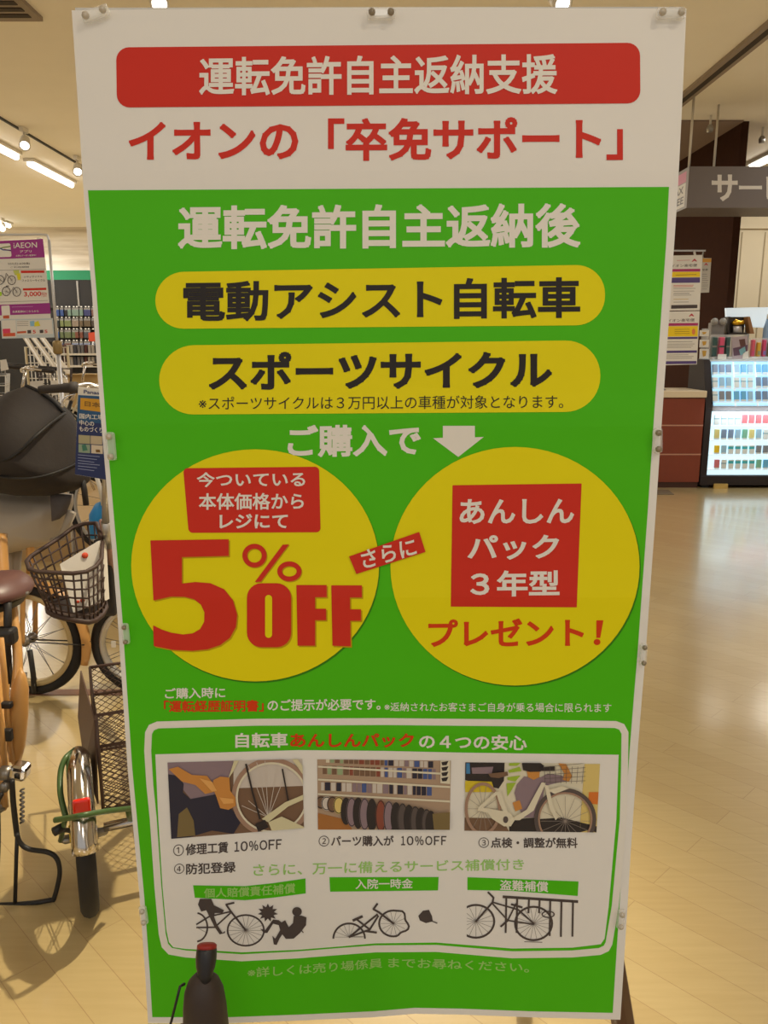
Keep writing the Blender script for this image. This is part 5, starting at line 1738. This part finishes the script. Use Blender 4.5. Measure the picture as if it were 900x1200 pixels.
# things on top of the case
ztop = zup1 + 0.008
YT = YCN + 0.3
def R_(a, b, y=YT): return P(a, b, y)
def onbox(a, b, c, d, y, depth):      # px rectangle to box corners standing at y
    return R_(a, d, y), R_(c, b, y)
M_acr = M_clear
M_gr = mat('smoky_grey', (128, 124, 122), 0.4)
T = Thing('acrylic_rack', 'clear rack of pink and dark green packets at the left end of the display case', 'rack', (R_(845, 420).x, YT, ztop))
xl, xr = R_(833.5, 420).x, R_(857, 420).x
T.part('back_plate', MB(M_acr).span((xl, YT + 0.06, ztop), (xr, YT + 0.07, R_(845, 392).z)))
T.part('tray', MB(M_acr).span((xl, YT - 0.03, ztop), (xr, YT + 0.06, ztop + 0.03)))
M_dg, M_pk = mat('dark_green_packet', (50, 84, 82), 0.4), mat('pink_packet', (218, 84, 120), 0.4)
for a, c, mm, lb in ((834, 841, M_dg, 'dark green packet in the clear rack, left of the pink one'), (842, 849.5, M_pk, 'pink packet in the middle of the clear rack'), (850, 856, M_dg, 'dark green packet in the clear rack, right of the pink one')):
    s_, e_ = R_(a, 415), R_(c, 395)
    T2 = Thing('packet', lb, 'packet', ((s_.x + e_.x) / 2, YT, ztop + 0.03), 'packets in the clear rack')
    T2.part('pouch', MB(mm).span((s_.x, YT - 0.01, ztop + 0.032), (e_.x, YT + 0.04, e_.z), ch=0.008))
    T2.part('band', MB(M_dg if mm is M_pk else M_gr).span((s_.x - .001, YT - 0.013, R_(845, 407).z), (e_.x + .001, YT - 0.008, R_(845, 405).z)))
s_, e_ = R_(841, 421, YT - 0.06), R_(851.5, 415, YT - 0.06)
T = Thing('price_card', 'small white price card in front of the clear rack', 'sign', ((s_.x + e_.x) / 2, YT - 0.06, ztop))
T.part('card', MB(M_tag).span((s_.x, YT - 0.06, ztop), (e_.x, YT - 0.055, e_.z)))
T.part('card_foot', MB(M_acr).span((s_.x, YT - 0.07, ztop), (e_.x, YT - 0.04, ztop + 0.006)))
YT2 = YCN + 0.42
T = Thing('grey_display', 'grey display box with two round heads above the clear rack', 'display', (R_(842, 392, YT2).x, YT2, ztop))
s_, e_ = R_(833, 394, YT2), R_(850, 374, YT2)
T.part('box', MB(M_gr).span((s_.x, YT2, ztop), (e_.x, YT2 + 0.1, R_(842, 378, YT2).z), ch=0.008))
for a in (837, 847):
    T.part('round_head', MB(mat('pale_grey_disc', (160, 158, 154), 0.4)).lathe([(0.0, 0.0), (0.038, 0.0), (0.038, 0.02), (0, 0.03)], R_(a, 377, YT2 - 0.005), Matrix.Rotation(PI / 2, 3, 'X'), 16))
T = Thing('gift_box', 'black open gift box with gold and silver items above the display case', 'box', (R_(867, 391, YT2).x, YT2, ztop))
s_, e_ = R_(852, 392, YT2), R_(878, 371, YT2)
zb_ = s_.z
T.part('stand', MB(M_acr).span((s_.x, YT2 - 0.01, ztop), (e_.x, YT2 + 0.12, zb_)))
m = MB(mat('black_box', (44, 34, 30), 0.5))
m.span((s_.x, YT2 + 0.1, zb_), (e_.x, YT2 + 0.12, e_.z)).span((s_.x, YT2, zb_), (s_.x + 0.02, YT2 + 0.1, e_.z)).span((s_.x, YT2, zb_), (e_.x, YT2 + 0.1, zb_ + 0.02))
T.part('box_shell', m)
T.part('brown_side', MB(mat('gift_brown', (150, 106, 66), 0.5)).prism([R_(876, 371, YT2), R_(879, 371, YT2), R_(884, 391, YT2), R_(879, 391, YT2)], (0, 0.1, 0)))
T.part('gold_bow', MB(mat('gold_foil', (220, 170, 40), 0.25, metal=0.7)).inflate(px([(857, 378), (862, 374), (868, 376), (872, 375), (872, 380), (866, 381), (859, 381)], YT2 + 0.05), (0, 0.03, 0)))
T.part('silver_pouch', MB(mat('silver_foil', (190, 186, 184), 0.3, metal=0.5)).inflate(px([(859, 382), (869, 382), (870, 391), (859, 391)], YT2 + 0.05), (0, 0.03, 0)))
T = Thing('photo_stand', 'small photo card in a clear stand on the display case, below the gift box', 'sign', (R_(867, 421).x, YT - 0.02, ztop))
T.part('picture', MB(mat('mauve_photo', (176, 160, 168), 0.4)).prism(px([(857.5, 395), (876, 394), (877, 421), (858.5, 421)], YT - 0.02), (0, 0.008, 0)))
p = Print(plane(YT - 0.02))
p.poly([(866, 398), (873, 397), (874, 405), (868, 408)], mat('photo_brown', (96, 62, 56), 0.5), 1)
p.poly([(859, 408), (868, 406), (876, 404), (876, 412), (868, 416), (860, 417)], mat('photo_purple', (96, 70, 92), 0.5), 1)
p.poly([(866, 410), (873, 406), (874, 412), (868, 417)], mat('photo_cyan', (120, 170, 180), 0.5), 2)
p.poly([(871, 413), (877, 411), (877, 421), (870, 421)], M_card, 2)
T.part('print', p.mb)
T.part('holder', MB(M_acr).span((R_(857, 421).x, YT - 0.035, ztop), (R_(878, 421).x, YT + 0.02, ztop + 0.012)))
T = Thing('acrylic_rack', 'long clear rack of colourful sweets at the right end of the display case', 'rack', (R_(893, 420).x, YT, ztop))
T.part('tray', MB(M_acr).span((R_(879, 420).x, YT - 0.03, ztop), (R_(925, 420).x, YT + 0.07, ztop + 0.03)))
T.part('back_plate', MB(M_acr).span((R_(879, 420).x, YT + 0.07, ztop), (R_(925, 420).x, YT + 0.08, R_(890, 396).z)))
rnd = random.Random(5)
sw = [((214, 90, 110), 'pink'), ((216, 170, 50), 'golden'), ((206, 74, 120), 'magenta'), ((150, 150, 110), 'olive'), ((130, 110, 180), 'violet')]
for k, a in enumerate((880, 886.5, 893, 899.5, 906)):
    c, tone = sw[k]
    s_, e_ = R_(a, 416), R_(a + 5.6, 398 + (k % 2) * 3)
    T2 = Thing('sweet_packet', '%s sweet packet in the long clear rack on the display case' % tone, 'packet', ((s_.x + e_.x) / 2, YT, ztop + 0.03), 'sweet packets in the long rack')
    T2.part('pouch', MB(mat('sweet_' + tone, c, 0.4)).span((s_.x, YT - 0.01, ztop + 0.031), (e_.x, YT + 0.04, e_.z), ch=0.01))
    T2.part('label', MB(mat('sweet_label_' + tone, sw[(k + 2) % 5][0], 0.4)).span((s_.x + .006, YT - 0.014, ztop + 0.05), (e_.x - .006, YT - 0.008, ztop + 0.09)))
T = Thing('card_holder', 'clear holder with small flower cards beside the hanging delivery posters', 'rack', (R_(826, 421, YT).x, YT, ztop))
s_, e_ = R_(821.5, 421), R_(832, 385)
T.part('holder_back', MB(M_acr).span((s_.x, YT + 0.03, ztop), (e_.x, YT + 0.04, e_.z)))
T.part('holder_post', MB(M_metal).tube([((s_.x + e_.x) / 2, YT + 0.045, ztop), ((s_.x + e_.x) / 2, YT + 0.045, e_.z)], 0.008, 8))
T.part('holder_base', MB(M_acr).span((s_.x, YT - 0.03, ztop), (e_.x, YT + 0.06, ztop + 0.012)))
for k, (y0, y1) in enumerate(((387, 394), (398, 407), (409, 420))):
    cp = MB(M_card).prism(px([(820.5, y0), (831, y0), (830.5, y1), (820, y1)], YT), (0, 0.012, 0))
    cp.use(mat('flower_yellow', (206, 160, 60), 0.5)).prism(px([(823, y0 + 2), (828, y0 + 2), (827, y1 - 3), (824, y1 - 2)], YT - 0.004), (0, 0.004, 0))
    T.part('flower_card', cp)
# monitor back behind the case
YM = 9.1
T = Thing('register_screen', 'pale blue-white back of a register screen behind the display case', 'screen', (R_(880, 386, YM).x, YM, ztop))
T.part('screen_back', MB(mat('glowing_screen_back', (214, 228, 236), 0.3, emit=0.55)).prism(px([(851, 361), (902, 360), (897, 384), (852, 382)], YM), (0, 0.04, 0)))  # brightness put into the pale back as emission; it is no lamp
T.part('screen_stand', MB(M_metal).tube([R_(876, 384, YM + 0.05), Vector((R_(876, 384, YM + 0.05).x, YM + 0.05, 0.9))], 0.025, 10))
T.part('screen_base', MB(M_frame).span((4.0, YM - 0.04, 0.9), (4.4, YM + 0.3, 0.93)))
M_desk = mat('back_desk_laminate', (96, 60, 46), 0.5)
T = Thing('back_desk', 'low brown desk behind the display case carrying the register screen', 'desk', (4.6, 9.3, 0))
T.part('desk_top', MB(M_desk).span((3.9, 9.06, 0.86), (5.4, 9.7, 0.9), ch=0.004))
T.part('desk_body', MB(M_desk).span((3.95, 9.1, 0), (5.35, 9.66, 0.86)))
T = Thing('blue_bottle', 'pale blue bottle beside the register screen at the right edge', 'bottle', (R_(898, 400, 8.95).x, 8.95, ztop))
xb_ = R_(898, 400, 8.95).x
T.part('bottle_body', MB(mat('bottle_blue', (140, 170, 206), 0.3)).lathe([(0.04, ztop), (0.045, ztop + 0.02), (0.042, R_(895, 385, 8.95).z), (0.02, R_(895, 374, 8.95).z)], (xb_, 8.95, 0), n=16))
T.part('bottle_cap', MB(M_white).lathe([(0.018, R_(895, 374, 8.95).z), (0.018, R_(895, 368, 8.95).z), (0, R_(895, 368, 8.95).z)], (xb_, 8.95, 0), n=14))

# hanging delivery posters
YD = 8.62
T = Thing('poster_pole', 'thin grey pole stand with top arm holding the delivery posters', 'stand', (R_(770, 440, YD).x, YD + 0.03, zt))
zr = R_(800, 293.5, YD).z
xq = R_(772, 420, YD).x
T.part('pole', MB(M_metal).tube([(xq, YD + 0.03, zt), (xq, YD + 0.03, zr)], 0.011, 8))
T.part('pole_base', MB(M_metal).lathe([(0.1, 0), (0.1, 0.012), (0.012, 0.02)], (xq, YD + 0.03, zt), n=20))
T.part('arm', MB(M_metal).span((xq, YD + 0.02, zr - 0.008), (R_(828, 293, YD).x, YD + 0.04, zr + 0.008)).tube([(R_(826, 293, YD).x, YD + 0.03, zr), (R_(824.5, 299, YD).x, YD + 0.03, R_(824, 299, YD).z)], 0.006, 6))
T.part('hook', MB(M_white).tube([(R_(815, 293, YD).x, YD + 0.03, zr), (R_(815, 300, YD).x, YD + 0.01, R_(815, 300, YD).z)], 0.012, 6))
K_mag, K_vio, K_yel2 = mat('print_magenta', (172, 44, 104), 0.5), mat('print_violet', (84, 66, 126), 0.5), mat('print_warm_yellow', (240, 206, 20), 0.5)
cc = crop(780, 280, 7.5)
T = Thing('delivery_poster', 'upper white delivery poster with a yellow band, hanging at the right of the big poster', 'poster', R_(800, 363, YD), 'hanging delivery posters')
T.part('sheet', MB(M_card).prism([R_(a, b, YD) for a, b in ((765, 300), (823.3, 298.7), (820, 363.5), (763, 364.5))], (0, 0.004, 0)))
p = Print(plane(YD))
p.text('イオン楽宅便', cc((50, 224), (278, 218), (276, 244), (48, 250)), K_ink, 1, 0.008)
p.text('A', cc((232, 176), (278, 174), (276, 198), (230, 200)), mat('print_crimson', (190, 40, 60), 0.5), 1, 0.05)
p.line(cc((100, 190), (212, 186)), 0.6, mat('print_rose', (206, 130, 130), 0.5), 1)
p.poly(cc((-60, 266), (306, 262), (305, 286), (-60, 290)), K_mag, 1)
p.poly(cc((-60, 291), (304, 288), (303, 335), (-60, 338)), K_yel2, 1)
p.poly(cc((-60, 342), (303, 338), (302, 384), (-60, 388)), K_vio, 1)
p.line(cc((90, 318), (270, 312)), 0.7, mat('print_mustard', (170, 140, 30), 0.5), 2)
for y_, c_ in ((408, K_red), (420, K_red), (436, K_grey), (460, K_grey), (480, K_ink), (495, K_grey), (530, K_olive), (556, K_grey)):
    p.line(cc((70, y_), (180 + (y_ * 7) % 90, y_ - 2)), 0.5, c_, 1)
p.poly(cc((50, 582), (280, 578), (279, 608), (48, 614)), K_ink, 1)
T.part('print', p.mb)
T = Thing('delivery_poster', 'lower white delivery poster with a big yellow block, hanging above the brown cabinet', 'poster', R_(795, 428, YD), 'hanging delivery posters')
T.part('sheet', MB(M_card).prism([R_(a, b, YD) for a, b in ((763, 365.5), (820, 364.5), (816.7, 427), (758, 428.5))], (0, 0.004, 0)))
p = Print(plane(YD))
p.text('イオン楽宅便', cc((20, 704), (256, 698), (254, 726), (18, 732)), K_ink, 1, 0.008)
p.text('A', cc((206, 658), (252, 656), (250, 680), (204, 682)), mat('print_crimson', (190, 40, 60), 0.5), 1, 0.05)
p.poly(cc((-80, 742), (286, 738), (284, 762), (-80, 766)), K_mag, 1)
p.poly(cc((-80, 768), (284, 765), (282, 856), (-80, 860)), K_yel2, 1)
for y_ in (796, 814, 832):
    p.line(cc((80, y_), (210, y_ - 2)), 0.6, mat('print_mustard', (170, 140, 30), 0.5), 2)
p.oval(cc((246, 815))[0], 2.0, 3.6, mat('print_peach', (224, 130, 70), 0.5), 2, 14)
p.poly(cc((-80, 864), (280, 860), (279, 878), (-80, 882)), K_vio, 1)
for y_ in (905, 925, 940, 955, 1020, 1035, 1050):
    p.line(cc((-20, y_), (200 + (y_ * 7) % 60, y_ - 2)), 0.5, K_grey, 1)
p.poly(cc((-90, 984), (276, 979), (275, 1000), (-90, 1004)), K_vio, 1)
p.poly(cc((-90, 1076), (272, 1072), (271, 1098), (-90, 1102)), K_vio, 1)
T.part('print', p.mb)
YD2 = 8.8
T = Thing('notice_sheet', 'narrow grey notice with orange top behind the upper delivery poster', 'poster', R_(826, 343, YD2))
T.part('sheet', MB(mat('grey_notice_paper', (196, 190, 180), 0.5)).prism([R_(a, b, YD2) for a, b in ((815, 302), (833.7, 302.5), (831, 342.7), (812, 343.5))], (0, 0.004, 0)))
p = Print(plane(YD2))
p.poly(cc((326, 172), (402, 172), (400, 205), (325, 205)), mat('print_amber', (220, 160, 60), 0.5), 1)
p.text('A', cc((340, 212), (374, 212), (373, 232), (339, 232)), mat('print_crimson', (190, 40, 60), 0.5), 1, 0.05)
p.text('宅便', cc((322, 262), (372, 260), (371, 280), (321, 282)), K_ink, 1, 0.01)
for y_ in (310, 330, 350, 365, 385, 405, 420, 440):
    p.line(cc((322, y_), (375 - y_ % 13, y_)), 0.5, K_grey, 1)
T.part('print', p.mb)
T.part('hanger', MB(M_metal).tube([R_(824, 302, YD2), R_(824, 294, YD2 - 0.1)], 0.005, 6).tube([R_(824, 294, YD2 - 0.1), Vector((R_(824, 293, YD).x, YD + 0.035, zr))], 0.005, 6))
q = P(784, 431, 9.0)
# hanging sign over the counter
YN = 8.1
M_sign = mat('grey_sign_face', (104, 94, 90), 0.5)
a, b = P(808, 195, YN), P(806, 243.5, YN)
sx0, sx1, sz0, sz1 = a.x, a.x + 2.3, b.z, a.z
T = Thing('hanging_sign', 'dark grey box sign with white lettering hanging over the counter, top right', 'sign', ((sx0 + sx1) / 2, YN, sz0))
T.part('sign_box', MB(M_sign).span((sx0, YN, sz0), (sx1, YN + 0.55, sz1)))
p = Print(plane(YN - 0.001))
K_sgn = mat('sign_white', (212, 206, 198), 0.5)
p.text('サ', [(834, 204.5), (864.5, 204.5), (864.5, 235.5), (834, 235.5)], K_sgn, 1, 0.03)
p.text('ー', [(866, 217.5), (893, 217.5), (893, 222), (866, 222)], K_sgn, 1, 0.0)
for k, s_ in enumerate('ビスカウンター'):
    p.text(s_, [(898 + 33 * k, 204.5), (926 + 33 * k, 204.5), (926 + 33 * k, 235.5), (898 + 33 * k, 235.5)] if s_ != 'ー' else [(898 + 33 * k, 217.5), (926 + 33 * k, 217.5), (926 + 33 * k, 222), (898 + 33 * k, 222)], K_sgn, 1, 0.03)
T.part('lettering', p.mb)
# the left end of the sign, seen obliquely
def EP(y, z, layer): return Vector((sx0 - 0.002 - 0.0008 * layer, y, z))
m = MB(mat('sign_end_grey', (150, 148, 150), 0.5)).prism([EP(YN, sz0, 0), EP(YN + .55, sz0, 0), EP(YN + .55, sz1, 0), EP(YN, sz1, 0)], (0.002, 0, 0))
hh = sz1 - sz0
m.use(mat('sign_end_pink', (206, 140, 168), 0.5)).prism([EP(YN + .06, sz1 - hh * .34, 1), EP(YN + .53, sz1 - hh * .34, 1), EP(YN + .53, sz1 - hh * .08, 1), EP(YN + .06, sz1 - hh * .08, 1)], (0.0008, 0, 0))
m.use(mat('sign_end_white', (214, 212, 208), 0.5)).prism([EP(YN + .06, sz0 + hh * .06, 1), EP(YN + .53, sz0 + hh * .06, 1), EP(YN + .53, sz1 - hh * .36, 1), EP(YN + .06, sz1 - hh * .36, 1)], (0.0008, 0, 0))
T.part('end_panel', m)
def end_surf(u, v, layer):         # u across the end (0 far, 1 near), v down
    return EP(YN + 0.55 - u * 0.55, sz1 - v * hh, layer)
p = Print(end_surf)
K_tax = mat('tax_grey', (116, 116, 122), 0.5)
p.text('TAX', [(0.2, 0.42), (0.8, 0.42), (0.8, 0.60), (0.2, 0.60)], K_tax, 3, 0.02)
p.text('FREE', [(0.16, 0.68), (0.84, 0.68), (0.84, 0.86), (0.16, 0.86)], K_tax, 3, 0.02)
T.part('end_lettering', p.mb)
M_rod = mat('pale_rod', (206, 198, 184), 0.5)
for x, y in ((sx0 + 0.03, YN + 0.1), (sx0 + 0.42, YN + 0.5), (sx1 - 0.3, YN + 0.1)):
    T.part('hanging_rod', MB(M_rod).tube([(x, y, sz1), (x, y, CEIL)], 0.012, 8))
